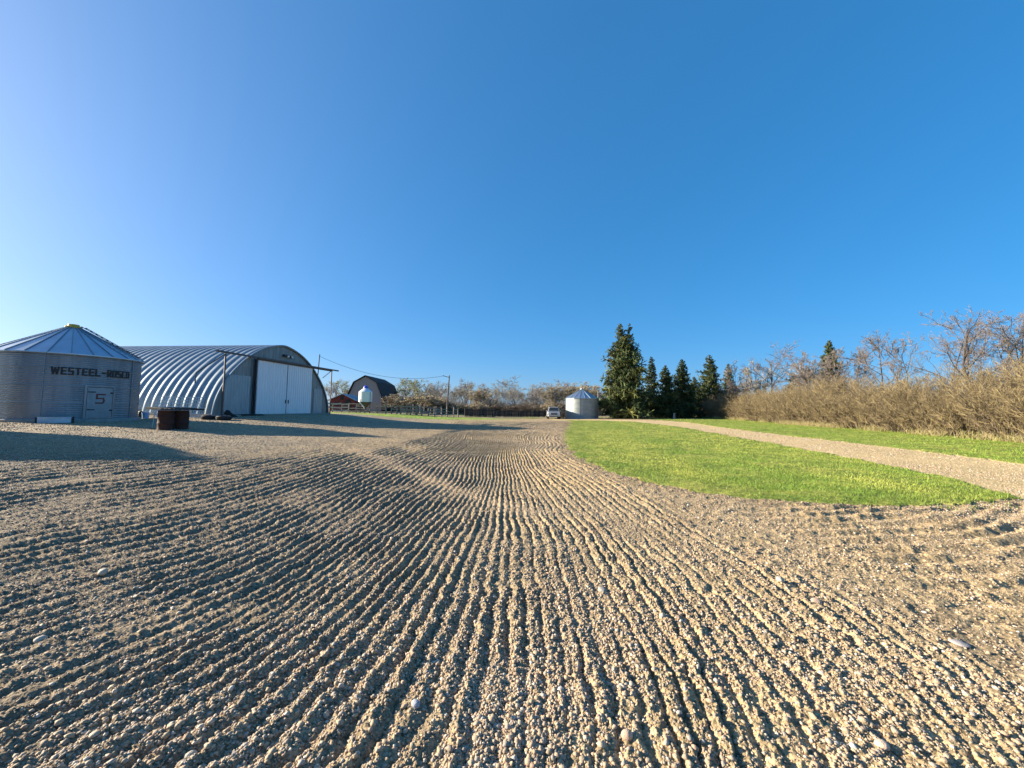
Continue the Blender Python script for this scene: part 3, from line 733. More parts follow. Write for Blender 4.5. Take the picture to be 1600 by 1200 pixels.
    for s in (-HW-.05, HW+.05): m.bar(L(s, 0, -.05), L(s, LEN, -.05), .3, .34)
    m.bar(L(-HW, 0, -.06), L(HW, 0, -.06), .3, .25); m.build('footing', M['concrete'], root)
    return root
quonset()

# ------------------------------------------------------------------ things in the yard by the sheds
def drum(px, py, label, seed):
    x, y = gp(px, py); r = .29
    root = empty('oil_drum', (x, y+r, gz(x, y+r)), 0, label, 'drum', 'rusty oil drums under the burnt sheet')
    m = MB(); pr = []
    for z, d in ((0, .0), (.015, .012), (.04, .0), (.27, 0), (.285, .012), (.30, .014), (.315, .012), (.33, 0), (.57, 0), (.585, .012), (.60, .014), (.615, .012), (.63, 0), (.85, 0), (.865, .012), (.885, .012)): pr.append((r+d, z))
    m.lathe(pr, 36); m.build('body', M['rust'], root, True)
    m = MB(); m.lathe([(r+.013, .862), (r+.018, .885), (r-.01, .889), (r-.012, .866)], 36, caps=False); m.build('rim', M['drumlip'], root, True)
    return x, y+r
d1 = drum(249, 672, 'rusty brown oil drum, the nearer and left one of the pair under the burnt sheet', 1)
d2 = drum(274, 671, 'dark rusty oil drum, the right one of the pair under the burnt sheet', 2)
cx, cy = (d1[0]+d2[0])/2, (d1[1]+d2[1])/2; zt_ = gz(cx, cy)+.92
m = MB(); n = 22; P = []
for i in range(n+1):
    x = -.98+1.96*i/n; d = .012*(1 if i % 2 else -1)
    for y_ in (-.42, .42): P += [(x, y_, d+.01*math.sin(x*3)), (x, y_, d+.05+.01*math.sin(x*3)+.05*(y_ > 0))]
m.add(P, [q for i in range(n) for q in ((4*i, 4*i+4, 4*i+5, 4*i+1), (4*i+2, 4*i+3, 4*i+7, 4*i+6), (4*i+1, 4*i+5, 4*i+7, 4*i+3), (4*i, 4*i+2, 4*i+6, 4*i+4))]+[(0, 1, 3, 2), (4*n, 4*n+2, 4*n+3, 4*n+1)])
o = m.build('metal_sheet', M['lid'], loc=(cx+.1, cy, zt_+.0)); o.rotation_euler = (0, R(1.2), math.atan2(d2[1]-d1[1], d2[0]-d1[0]))
tag(o, 'burnt dark metal sheet lying across the two rusty drums', 'metal sheet')

pp = at(275, 655, 19.5); z0 = gz(pp.x, pp.y)
root = empty('livestock_panel', (pp.x, pp.y, z0), R(12), 'galvanised wire livestock panel propped behind the rusty drums', 'wire panel')
m = MB(); W_, H_ = 2.0, 1.5; lean = .25
A = lambda u, v: (u, v*lean, v)
m.tube([A(-W_/2, .5), A(-W_/2, H_), A(W_/2, H_), A(W_/2, .5), A(-W_/2, .5), A(-W_/2, 0)], .022, 6); m.build('frame', M['wire'], root, True)
m = MB()
for i in range(1, 22): u = -W_/2+W_*i/22; m.tube([A(u, .5), A(u, H_)], .013, 4)
for j in range(1, 6): v = .5+(H_-.5)*j/6; m.tube([A(-W_/2, v), A(W_/2, v)], .013, 4)
m.build('wire_mesh', M['wire'], root, True)

x, y = gp(220, 654.5); y += .3
root = empty('bucket', (x, y, gz(x, y)), 0, 'blue plastic bucket standing at the right edge of the lettered bin', 'bucket')
m = MB(); m.lathe([(.15, 0), (.185, .36), (.195, .36), (.195, .40), (.175, .40), (.14, .03)], 24); m.build('body', M['bluepail'], root, True)
m = MB(); m.tube([(.19*math.cos(t), 0, .36+.19*math.sin(t)*.35) for t in np.linspace(0, math.pi, 12)], .006, 5); m.build('handle', M['wire'], root, True)
x, y = gp(211, 653.5); y += .35
root = empty('fuel_can', (x, y, gz(x, y)), R(20), 'black fuel can with yellow top beside the blue bucket', 'fuel can')
m = MB(); m.lathe([(.10, 0), (.12, .03), (.12, .36), (.08, .43), (.04, .44)], 14); m.build('body', M['black'], root, True)
m = MB(); m.tube([(.02, 0, .43), (.0, 0, .5), (-.08, 0, .56)], .028, 8); m.build('spout', M['yellow'], root, True)
x0, y0 = gp(65, 654); x0, y0 = bx+ (Rb+.42)*math.cos(math.atan2(-by, -bx)-R(6)), by+(Rb+.42)*math.sin(math.atan2(-by, -bx)-R(6))
root = empty('storage_box', (x0, y0, gz(x0, y0)), math.atan2(-by, -bx)+R(84), 'long pale blue box with dark ends set against the lettered bin', 'box')
m = MB(); m.box((0, 0, .14), (1.1, .34, .26)); m.box((0, 0, .285), (1.14, .38, .03)); m.build('body', M['palebox'], root)
for s_ in (-1, 1):
    m = MB(); m.box((s_*.59, 0, .15), (.05, .38, .30)); m.build('end_panel', M['black'], root)

def tyre(px, py, rad, wdt, label):
    x, y = gp(px, py); y += rad
    root = empty('old_tyre', (x, y, gz(x, y)), random.random(), label, 'tyre', 'worn tyres lying in front of the quonset')
    m = MB(); m.lathe([(rad*.6, .02), (rad*.8, 0), (rad*.95, .03), (rad, wdt*.25), (rad, wdt*.75), (rad*.95, wdt-.03), (rad*.8, wdt), (rad*.62, wdt-.03), (rad*.56, wdt*.75), (rad*.56, wdt*.25), (rad*.6, .02)], 30, caps=False)
    m.build('body', M['rubber'], root, True)
    m = MB(); 
    for k in range(30):
        a = 2*math.pi*k/30; m.box(((rad+.004)*math.cos(a), (rad+.004)*math.sin(a), wdt/2), (.02, rad*.11, wdt*.62), a)
    m.build('tread', M['rubber'], root)
tyre(318, 656, .40, .26, 'black tyre lying flat in front of the quonset, next to the wire panel')
tyre(342, 657, .42, .27, 'black tyre lying flat in front of the quonset, nearest the door post')
def planks(px, py, n, L_, rz, label, mt, grp=None, stack=1, name='plank'):
    x, y = gp(px, py); y += .3; z = gz(x, y)
    root = empty(name, (x, y, z), rz, label, 'timber', grp)
    for k in range(n):
        m = MB(); m.box((random.uniform(-.15, .15), .22*(k % 3)-.2, .04+.06*(k//3)), (L_*random.uniform(.8, 1.05), .18, .05), random.uniform(-.05, .05)); m.build('board', M[mt], root)
planks(302, 651, 7, 2.2, R(5), 'stack of grey boards behind the wire panel by the quonset', 'wood', name='board_stack')
planks(384, 655, 1, 2.2, R(-10), 'single pale plank lying on the gravel right of the tyres', 'wood_light', name='plank')
planks(377, 650, 5, 2.6, R(60), 'low pile of dark scrap timber along the foot of the quonset door', 'wood_dark', name='scrap_pile')
x, y = gp(330, 653); y += 1.2
root = empty('tarp_heap', (x, y, gz(x, y)), .2, 'dark crumpled heap with a peaked top behind the tyres', 'heap')
import bmesh as _bm
b = _bm.new(); _bm.ops.create_grid(b, x_segments=26, y_segments=20, size=1)
for v in b.verts:
    x_, y_ = v.co.x, v.co.y; e = max(0, 1-math.hypot(x_, y_)); v.co = Vector((x_*.95, y_*.6, -.03+.72*e**1.3+.1*e*(math.sin(x_*9+2*y_)+math.sin(y_*11-x_*4))))
me = bpy.data.meshes.new('cover'); b.to_mesh(me); b.free(); me.materials.append(M['lid']); o = bpy.data.objects.new('cover', me); col.objects.link(o); o.parent = root
m = MB(); m.bar((-.5, .1, .3), (.15, -.05, .85), .05); m.build('pole', M['wood_dark'], root)

# ------------------------------------------------------------------ barn, shed, feed tank
def barn():
    Z = 85; c = at(569.3, 640, Z).x; zb = gz(c, Z); top = at(569, 587.1, Z).z-zb
    k = at(588.5, 597.6, Z); e = at(597.6, 620.4, Z); kx, kz = k.x-c, k.z-zb; ex, ez = e.x-c, e.z-zb; LB = 13.4
    root = empty('barn', (c, Z, zb), R(1), 'old gambrel roofed barn with grey gable and red side wall', 'barn')
    m = MB(); g = [(-ex+.25, 0, -.2), (ex-.25, 0, -.2), (ex-.25, 0, ez+.05), (kx-.12, 0, kz-.05), (0, 0, top-.15), (-kx+.12, 0, kz-.05), (-ex+.25, 0, ez+.05)]
    m.prism(g, (0, .12, 0)); m.build('gable', M['barngrey'], root)
    m = MB(); m.prism([(x, LB-.3, z) for x, _, z in g], (0, .12, 0)); m.build('gable', M['barnred'], root)
    for s_ in (-1, 1):
        m = MB(); n = 60
        for i in range(n): m.box((s_*(ex-.32+.012*(i % 2)), .12+(LB-.42)*(i+.5)/n, (ez+.1)/2-.1), (.1, (LB-.42)/n, ez+.3))
        sd_ = m.build('side_wall', M['barnred'], root)
        m = MB(); m.box((s_*(ex-.25), LB*.55, .9), (.06, 1.6, 1.9)); m.build('door', M['wood_dark'], sd_)
        for q in (.2, .85):
            m = MB(); m.box((s_*(ex-.25), LB*q, 1.7), (.06, .7, .6)); m.build('window', M['glass'], sd_)
    for s_ in (-1, 1):
        m = MB(); rows = 26; prof = [(s_*(ex+.12), ez-.25), (s_*kx, kz), (0, top)]
        for (xa, za), (xb, zb_) in zip(prof[:-1], prof[1:]):
            d = Vector((xb-xa, 0, zb_-za)); nn = Vector((-d.z, 0, d.x)).normalized()*s_; nn = nn if nn.z > 0 else -nn
            m.prism([Vector((xa, -.35, za)), Vector((xb, -.35, zb_)), Vector((xb, -.35, zb_))+nn*.12, Vector((xa, -.35, za))+nn*.12], (0, LB+.5, 0))
        m.build('roof', M['shingle'], root)
    m = MB(); m.box((0, -.03, kz-1.2), (1.2, .06, 1.5)); m.build('hay_door', M['barngrey'], root)
    return root
barn()
def red_shed():
    Z = 66; a = at(532, 615.5, Z).x+1.4; zb = gz(a, Z); top = at(540, 616, Z).z-zb; hw_ = 1.75; ez = top-.98
    root = empty('red_shed', (a-1.0, Z, zb), R(10), 'low red wooden shed with a pale metal roof next to the quonset', 'shed')
    m = MB(); LS = 9.0; hw_ = 2.0
    m.prism([(-hw_, 0, -.2), (hw_, 0, -.2), (hw_, 0, ez), (0, 0, top-.1), (-hw_, 0, ez)], (0, LS, 0)); wl_ = m.build('wall', M['barnred'], root)
    for s_ in (-1, 1):
        m = MB(); d = Vector((s_*(hw_+.35), 0, -(top-ez)*(hw_+.35)/hw_)); n = 26; P = []
        m.prism([(0, -.35, top), (d.x, -.35, top+d.z), (d.x, -.35, top+d.z+.07), (0, -.35, top+.07)], (0, LS+.7, 0))
        for i in range(n): yy = -.3+(LS+.6)*i/n; m.bar((0, yy, top+.085), (d.x, yy, top+d.z+.085), .05, .04)
        m.build('roof', M['galv_roof'], root)
    m = MB(); m.box((-.1, -.02, ez+.35), (.5, .06, .6)); m.build('window', M['glass'], wl_)
    m = MB(); m.box((-.9, -.02, ez-.65), (.7, .06, .6)); m.build('window', M['glass'], wl_)
    m = MB(); m.box((.9, -.02, 1.0), (.9, .06, 2.0)); m.build('door', M['wood_dark'], wl_)
red_shed()
def feed_tank():
    Z = 59; p = at(570.3, 640, Z); zb = gz(p.x, Z); f = lambda py: at(570, py, Z).z-zb
    r = (at(580.3, 620, Z).x-at(560.3, 620, Z).x)/2
    root = empty('feed_tank', (p.x, Z, zb), R(20), 'white hopper feed tank with a blue cap on legs before the barn', 'feed tank')
    z1, z2, z3 = f(628), f(612.5), f(606.5)
    m = MB(); m.lathe([(r, z1), (r, z2), (r+.03, z2+.02), (.32, z3)], 32); m.build('body', M['tankwhite'], root, True)
    m = MB(); m.lathe([(r-.02, z1), (.16, .75), (.16, .6)], 32); m.build('hopper', M['steel'], root, True)
    m = MB(); m.lathe([(.36, z3-.02), (.36, z3+.14), (.2, z3+.34), (.05, z3+.42)], 16); m.build('cap', M['tankblue'], root, True)
    for k in range(4):
        a = R(45+90*k); m = MB(); m.bar((r*.97*math.cos(a), r*.97*math.sin(a), -.1), (r*.97*math.cos(a), r*.97*math.sin(a), z1+.4), .09); m.build('leg', M['steel'], root)
    m = MB(); m.tube([(-.75, -.75, z1-.1), (-.25, -.62, 1.0), (-.1, -.62, .8)], .07, 8); m.build('chute', M['tankwhite'], root, True)
    m = MB(); m.tube([(r*.7, -r*.75, .3), (r*.7, -r*.75, z2)], .03, 6); m.build('ladder', M['steel'], root)
feed_tank()

# ------------------------------------------------------------------ fences and poles
def rail_fence(pa, pb, n, hts, label, mt='wood', rails=(.35, .75, 1.15), rl=None, jit=.25, wd=.14):
    a = Vector(pa); b = Vector(pb); rr = random.Random(len(label))
    root = empty('rail_fence', (a.x, a.y, gz(a.x, a.y)), 0, label, 'fence', 'weathered corral fences')
    at_ = lambda t: Vector((a.x+(b.x-a.x)*t, a.y+(b.y-a.y)*t, 0))
    loc = lambda p, z: (p.x-a.x, p.y-a.y, gz(p.x, p.y)-gz(a.x, a.y)+z)
    ts = [min(1, max(0, (i+rr.uniform(-jit, jit)*(0 < i < n))/n)) for i in range(n+1)]
    for t in ts:
        p = at_(t); h = rr.uniform(*hts); m = MB(); lx = rr.uniform(-.06, .06)
        m.tube([loc(p, -.2), (loc(p, h)[0]+lx, loc(p, h)[1], loc(p, h)[2])], [.10, .085], 7); m.build('post', M[mt], root, True)
    for t0, t1 in zip(ts[:-1], ts[1:]):
        for z in rails:
            if rr.random() < .12: continue
            m = MB(); p = at_(t0); q = at_(t1); off = Vector((0, -.12, 0))
            m.bar(Vector(loc(p, z+rr.uniform(-.07, .07)))+off, Vector(loc(q, z+rr.uniform(-.07, .07)))+off, .04, wd*rr.uniform(.8, 1.2)); m.build('rail', M[rl or mt], root)
    return root
def gg(px, Y): p = gat(px, Y); return (p.x, p.y)
rail_fence(gg(510, 60), gg(545, 60.5), 3, (1.2, 1.5), 'pale board fence between the quonset and the feed tank', 'wood', (.25, .7, 1.25), 'wood_light', wd=.24)
rail_fence(gg(545, 61), gg(603, 60), 5, (1.2, 1.6), 'grey rail fence passing behind the feed tank', 'wood', (.3, .65, 1.0, 1.3), wd=.16)
rail_fence(gg(603, 58.5), gg(650, 58), 6, (1.3, 2.0), 'crooked rail fence with tall uneven posts in front of the barn side', 'wood', (.3, .75, 1.15))
rail_fence(gg(627, 64), gg(690, 67), 7, (1.2, 1.7), 'rail fence running back behind the crooked one', 'wood', (.4, .8, 1.2))
rail_fence(gg(652, 58), gg(716, 60), 7, (1.1, 1.6), 'dark rail fence ending by the utility pole', 'wood', (.3, .7, 1.1))
def board_fence(pa, pb, h, label, gap=.03, bw=.17):
    a = Vector((*pa, 0)); b = Vector((*pb, 0)); Ln = (b-a).length; rr = random.Random(len(label)*3)
    root = empty('windbreak_fence', (a.x, a.y, gz(a.x, a.y)), math.atan2(b.y-a.y, b.x-a.x), label, 'fence')
    m = MB(); x = 0
    while x < Ln:
        hh = h+rr.uniform(-.15, .12); m.box((x, -.03, hh/2-.05), (bw, .035, hh+.1), rr.uniform(-.03, .03)); x += bw+gap*rr.uniform(.2, 3)
    m.build('boards', M['wood_dark'], root)
    for z in (.35, h*.8):
        m = MB(); m.bar((0, .05, z), (Ln, .05, z), .06, .12); m.build('rail', M['wood_dark'], root)
    for i in range(int(Ln/2.6)+1):
        m = MB(); m.tube([(min(Ln, i*2.6), .13, -.2), (min(Ln, i*2.6), .13, h+.1)], .08, 7); m.build('post', M['wood_dark'], root, True)
board_fence(gg(727, 64), gg(773, 66), 1.35, 'dark upright board windbreak fence standing right of the utility pole')
board_fence(gg(772, 70), gg(852, 74), 1.2, 'long low dark board fence in front of the bare trees')
board_fence(gg(875, 63), gg(890, 64.4), 1.6, 'dark board wall between the parked car and the small grain bin')

def pole(px, Y, top, label, arm=True, r0=.14):
    p = gat(px, Y); h = at(px, top, Y).z-p.z
    root = empty('utility_pole', p, 0, label, 'pole')
    lx = .0
    m = MB(); m.tube([(-h*.035, 0, -.3), (h*.012, 0, h)], [r0, r0*.65], 10); m.build('shaft', M['pole'], root, True)
    if arm:
        m = MB(); m.bar((h*.01, -.1, h-.35), (h*.01-1.15, -.1, h-.05), .09); m.build('cross_arm', M['pole'], root)
        for q in (.3, 1.05):
            m = MB(); m.lathe([(.05, 0), (.06, .1), (.03, .16)], 8, (h*.01-q, -.1, h-.33+q*.26)); m.build('insulator', M['tankwhite'], root, True)
    return p.x, Y, p.z+h
t1 = pole(700, 66, 586.5, 'leaning wooden utility pole among the fences, right of the barn')
t2 = pole(494.5, 58, 553.5, 'thin dark pole rising from behind the quonset arch', False, .1)
def wire(a, b, sag, label):
    a = Vector(a); b = Vector(b); m = MB(); P = []
    for i in range(25):
        t = i/24; p = a.lerp(b, t); p.z -= sag*4*t*(1-t); P.append(p)
    m.tube(P, .022, 4); tag(m.build('power_line', M['black'], smooth=True), label, 'wire')
wire((t2[0], t2[1], t2[2]-.25), (t1[0]-.9, t1[1], t1[2]-.1), 1.6, 'thin sagging power line from the quonset pole to the leaning utility pole')
q = gat(906.5, 68); h = at(906.5, 599.5, 68).z-q.z
m = MB(); m.tube([(0, 0, -.2), (0, 0, h)], [.05, .035], 8); tag(m.build('mast', M['galv_far'], smooth=True, loc=q), 'thin pale mast rising behind the small grain bin, left of its cap', 'mast')
q = gat(934, 66); h = at(934, 611, 66).z-q.z
m = MB(); m.tube([(0, 0, -.2), (0, 0, h)], [.05, .035], 8); tag(m.build('mast', M['galv_far'], smooth=True, loc=q), 'short pale mast between the small grain bin and the tall spruce', 'mast')

# ------------------------------------------------------------------ parked car, nose towards us
def vehicle():
    p = gat(864.5, 60); root = empty('parked_car', p, R(-3), 'white sport utility vehicle parked facing us beside the small grain bin', 'car')
    def loft(name, secs, mt, parent=root):            # sections (y, halfwidth bottom, halfwidth top, z0, z1)
        m = MB(); P = []
        for y, wb, wt, z0, z1 in secs:
            r = .07
            P += [(-wb, y, z0+r), (-wb+r, y, z0), (wb-r, y, z0), (wb, y, z0+r), (wt, y, z1-r), (wt-r, y, z1), (-wt+r, y, z1), (-wt, y, z1-r)]
        n = len(secs); Fc = [(8*i+j, 8*i+(j+1) % 8, 8*i+8+(j+1) % 8, 8*i+8+j) for i in range(n-1) for j in range(8)]+[tuple(range(7, -1, -1)), tuple(8*(n-1)+j for j in range(8))]
        m.add(P, Fc); return m.build(name, M[mt], parent, True)
    loft('body', [(-2.45, .80, .72, .42, .80), (-2.38, .92, .86, .36, .98), (-1.3, .96, .90, .34, 1.08), (2.3, .96, .90, .34, 1.10), (2.42, .90, .84, .4, 1.0)], 'carwhite')
    loft('cabin', [(-1.35, .88, .86, 1.05, 1.16), (-.62, .88, .70, 1.05, 1.78), (1.75, .88, .70, 1.05, 1.80), (2.35, .88, .78, 1.05, 1.2)], 'carwhite')
    q = lambda pts, nm, par=root, mt='glass', d=(0, -.012, .012): MB().prism(pts, d).build(nm, M[mt], par)
    q([(-.76, -1.27, 1.2), (.76, -1.27, 1.2), (.62, -.69, 1.69), (-.62, -.69, 1.69)], 'windscreen', d=(0, -.03, .035))
    for s_ in (-1, 1):
        q([(s_*.885, -1.0, 1.14), (s_*.885, .4, 1.14), (s_*.735, .4, 1.68), (s_*.735, -.6, 1.68)], 'side_window', d=(s_*.02, 0, .01))
        q([(s_*.885, .5, 1.14), (s_*.885, 2.0, 1.14), (s_*.735, 1.7, 1.68), (s_*.735, .5, 1.68)], 'side_window', d=(s_*.02, 0, .01))
        m = MB(); m.box((s_*.66, -2.43, .78), (.34, .08, .17)); m.build('headlight', M['lamp'], root)
        m = MB(); m.box((s_*1.04, -.85, 1.2), (.2, .12, .18)); m.build('mirror', M['carwhite'], root)
        for y in (-1.55, 1.5):
            m = MB(); c = (s_*.84, y, .37); pr = [(.2, -.12), (.34, -.12), (.37, -.08), (.37, .08), (.34, .12), (.2, .12)]
            V = []; n = 22
            for r, u in pr:
                for j in range(n): V.append((c[0]+u, c[1]+r*math.cos(2*math.pi*j/n), c[2]+r*math.sin(2*math.pi*j/n)))
            m.add(V, [(i*n+j, i*n+(j+1) % n, ((i+1) % 6)*n+(j+1) % n, ((i+1) % 6)*n+j) for i in range(6) for j in range(n)])
            wh = m.build('wheel', M['rubber'], root, True)
            m = MB(); V = []
            for u in (-.1, .1):
                for j in range(n): V.append((c[0]+u, c[1]+.205*math.cos(2*math.pi*j/n), c[2]+.205*math.sin(2*math.pi*j/n)))
            m.add(V, [(j, (j+1) % n, n+(j+1) % n, n+j) for j in range(n)]+[tuple(range(n)), tuple(range(n, 2*n))]); m.build('rim', M['rim'], wh)
    m = MB(); m.box((0, -2.45, .78), (.92, .06, .26)); gr = m.build('grille', M['darkgap'], root)
    m = MB(); m.box((0, -2.485, .84), (.9, .02, .03)); m.box((0, -2.485, .74), (.9, .02, .03)); m.build('grille_bar', M['rim'], gr)
    loft('bumper', [(-2.58, .84, .82, .40, .60), (-2.4, .93, .91, .38, .62)], 'carwhite')
    m = MB(); m.box((0, -2.59, .36), (1.3, .05, .1)); m.build('lower_intake', M['darkgap'], root)
vehicle()

# ------------------------------------------------------------------ spruces
def spruce(px, Y, top, wpx, label, seed, tops=1, dens=1.0, yellow=.25, bare=.02):
    global rng
    rng = np.random.default_rng(seed)
    p = gat(px, Y); H = at(px, top, Y).z-p.z; Rr = wpx/2/F*Y
    Rr *= 1 if tops > 1 else 1.25
    root = empty('spruce_tree', p, 0, label, 'spruce', 'dark spruces at the end of the lawn')
    tk = np.array([[(0, 0, -.2), (.05, 0, H*.3), (0, .05, H*.7), (0, 0, H*.97)]], float); Tr = np.array([[H*.019, H*.015, H*.008, .015]])
    leads = [(0, 0, H)]
    if tops > 1:
        leads = [(-.75, 0, H*.985), (.75, 0, H)]
        ex_ = np.array([[(0, 0, H*.78), (x*.4, y, H*.83), (x*.8, y, H*.9), (x, y, z-.2)] for x, y, z in leads]); tk = np.concatenate([tk*np.array([1, 1, .84]), ex_]); Tr = np.concatenate([Tr, np.tile([[.1, .08, .06, .015]], (2, 1))])
    V, Q = tubes(tk, Tr, 8); arr_mesh('trunk', V, Q, M['bark_dark'], root)
    B = []; nb = int(26*H*dens)
    for i in range(nb):
        f = (i+rng.random())/nb; f = f**.92
        z = H*(bare+(.985-bare)*f); rad = Rr*(1-f)**(.62 if tops > 1 else .75)*1.08*(.55+.45*min(1, f/.12))*rng.uniform(.62, 1.14)+.12
        if rng.random() < .1: rad *= 1.35
        a = rng.uniform(0, 2*np.pi)
        if tops > 1 and f > .78: lx = leads[rng.integers(0, 2)][0]*min(1, (f-.76)/.12); rad *= .66
        else: lx = 0
        dr = rng.uniform(.22, .5)*(1-f*.9); d = np.array([math.cos(a), math.sin(a)])
        up = .25*f
        B.append([(lx, 0, z), (lx+d[0]*rad*.4, d[1]*rad*.4, z-rad*dr*.30+rad*up*.3), (lx+d[0]*rad*.75, d[1]*rad*.75, z-rad*dr*.62+rad*up*.7), (lx+d[0]*rad, d[1]*rad, z-rad*dr*.66+rad*(.1+up))])
    B = np.array(B, float); BL = np.linalg.norm(B[:, -1]-B[:, 0], axis=1)
    BR = np.clip(.05*BL[:, None]**.5*np.linspace(1, .45, 4)[None], .02, .2)
    parts = [tubes(B, BR*1.3, 3)]; tn = []
    shade = rng.uniform(.55, 1.25, len(B))
    k_ = 1.5 if tops > 1 else 1.25; base = k_*np.array([.052, .070, .026]); tip = k_*np.array([.14, .13, .034]); blue = np.array([.035, .058, .040])
    def paint(n, per, sh, t):
        c = base*(1-t)+tip*t; c = c*sh[:, None]; return np.repeat(c, per, 0)
    tsel = (rng.random(len(B)) < yellow)*rng.uniform(.3, 1, len(B))
    tn.append(paint(len(B), 12, shade*.7, tsel[:, None]*.5))
    m1 = 14
    C, cr = spawn(B, BR, m1, .15, 1.0, 1.0, .36, 3, up=-.12, bend=.3, rf=1)
    L_ = np.linalg.norm(C[:, -1]-C[:, 0], axis=1); cr = np.clip(.13*L_[:, None], .04, .105)*np.array([[.6, 1, .2]])
    parts.append(tubes(C, cr, 3)); sh = np.repeat(shade, m1)*rng.uniform(.7, 1.3, len(C)); tt = (np.repeat(tsel, m1)*rng.uniform(.4, 1, len(C)))[:, None]
    tn.append(paint(len(C), 9, sh, tt))
    D, dr_ = spawn(C, cr, 4, .2, 1, .9, .55, 3, up=-.05, bend=.3, rf=1)
    L_ = np.linalg.norm(D[:, -1]-D[:, 0], axis=1); dr_ = np.clip(.11*L_[:, None], .025, .065)*np.array([[.6, 1, .15]])
    parts.append(tubes(D, dr_, 3)); tn.append(paint(len(D), 9, np.repeat(sh, 4)*rng.uniform(.75, 1.3, len(D)), np.repeat(tt, 4, 0)))
    V, Q = join(parts); arr_mesh('crown', V, Q, M['needles'], root, tone=np.concatenate(tn), smooth=False)
    return root
spruce(976, 62, 503, 72, 'tallest spruce with a double top standing next to the small grain bin', 101, 2, 1.25, .45)
spruce(1018, 66, 556, 26, 'slender spruce just right of the double topped one', 102, 1, .9, .1)
spruce(1040, 64, 570, 36, 'short dense dark spruce, second right of the double topped one', 103, 1, 1, .15)
spruce(1066, 66, 560, 36, 'pointed spruce in the middle of the row with bluish boughs', 104, 1, 1, .1)
spruce(1085, 69, 588, 30, 'lowest and darkest spruce of the row', 105, 1, 1, .05)
spruce(1109, 71, 553, 42, 'open branched spruce at the right end of the row, over the hedge end', 106, 1, .8, .15)
spruce(1139, 80, 567, 26, 'half hidden spruce tangled with bare branches behind the hedge end', 107, 1, .8, .1)
spruce(1299, 52, 530, 40, 'bushy spruce top sticking up above the middle of the hedge', 108, 1, 1.1, .25)
spruce(1240, 58, 582, 30, 'small dark spruce half hidden in bare trees behind the hedge', 109, 1, .9, .1)

# ------------------------------------------------------------------ leafless trees
def twig_cols(n, per, cols, lo=.7, hi=1.25):
    c = np.array(cols)[rng.integers(0, len(cols), n)]*rng.uniform(lo, hi, (n, 1)); return np.repeat(c, per, 0)
def bare_tree(root, H, spread, seed, cols, bark='bark', stems=1, vase=.55, l1=9, l2=6, l3=5, l4=4, rt=.010, first=.28, buds=0):
    global rng
    rng = np.random.default_rng(seed)
    P = []; Rd = []
    for k in range(stems):
        a = rng.uniform(0, 2*np.pi); o = np.array([math.cos(a), math.sin(a), 0])*(.25*(stems > 1)); tilt = np.array([math.cos(a), math.sin(a), 0])*spread*(.12 if stems == 1 else .42)
        h = H*rng.uniform(.62, .82)
        P.append([o+np.array([0, 0, -.15]), o+tilt*.25+rng.normal(0, .1, 3)+(0, 0, h*.3), o+tilt*.6+rng.normal(0, .18, 3)+(0, 0, h*.65), o+tilt+rng.normal(0, .2, 3)+(0, 0, h)])
        Rd.append(np.array([1, .8, .5, .2])*H*.0135/(stems**.45))
    P = np.array(P); Rd = np.array(Rd)
    A, Ar = spawn(P, Rd, l1, first, 1, vase, 0, 6, up=.10, bend=.34, rf=.6, tip=.3, rmin=.02, lens=spread*1.0)
    B, Br = spawn(A, Ar, l2, .2, 1, .75, .62, 5, up=.10, bend=.4, rf=.6, tip=.3, rmin=rt*1.4)
    C, Cr = spawn(B, Br, l3, .15, 1, .7, .52, 4, up=.12, bend=.4, rf=.6, rmin=rt)
    D, Dr = spawn(C, Cr, l4, .1, 1, .65, .55, 3, up=.1, bend=.35, rf=.7, rmin=rt*.75)
    pts = D.reshape(-1, 3); kz = H/np.percentile(pts[:, 2], 99.7); kr = spread/np.percentile(np.hypot(pts[:, 0], pts[:, 1]), 96); kr = min(max(kr, kz*.7), kz*1.6)
    for q in (P, A, B, C, D): q *= np.array([kr, kr, kz])
    V, Q = join([tubes(P, Rd, 8), tubes(A, Ar, 5)]); arr_mesh('trunk', V, Q, M[bark], root)
    parts = [tubes(B, Br, 4), tubes(C, Cr, 3), tubes(D, Dr, 3)]
    tn = [twig_cols(len(B), 20, [(.15, .125, .105), (.19, .16, .13)]), twig_cols(len(C), 12, cols, .7, 1.1), twig_cols(len(D), 9, cols)]
    if buds:
        b = D[:, 1:].reshape(-1, 3); b = b[rng.random(len(b)) < buds]; n = len(b)
        E = np.stack([b, b+rng.normal(0, .06, (n, 3)), b+rng.normal(0, .10, (n, 3))], 1); parts.append(tubes(E, np.tile([[.01, .022, .006]], (n, 1)), 3)); tn.append(twig_cols(n, 9, cols, .9, 1.4))
    V, Q = join(parts); arr_mesh('crown', V, Q, M['twig'], root, tone=np.concatenate(tn), smooth=True)
    return root
GREY = [(.36, .34, .29), (.41, .385, .32), (.30, .28, .25), (.38, .355, .31)]
LILAC = [(.29, .255, .24), (.33, .29, .27), (.25, .22, .21)]
OLIVE = [(.36, .38, .18), (.32, .335, .19), (.40, .40, .21), (.28, .27, .20)]
HEDGEROW = [(.235, .20, .18), (.28, .24, .215), (.20, .17, .155)]
ORANGE = [(.42, .34, .20), (.37, .31, .21), (.45, .36, .21), (.32, .29, .23)]
TAN = [(.43, .385, .28), (.38, .34, .26), (.46, .40, .29)]
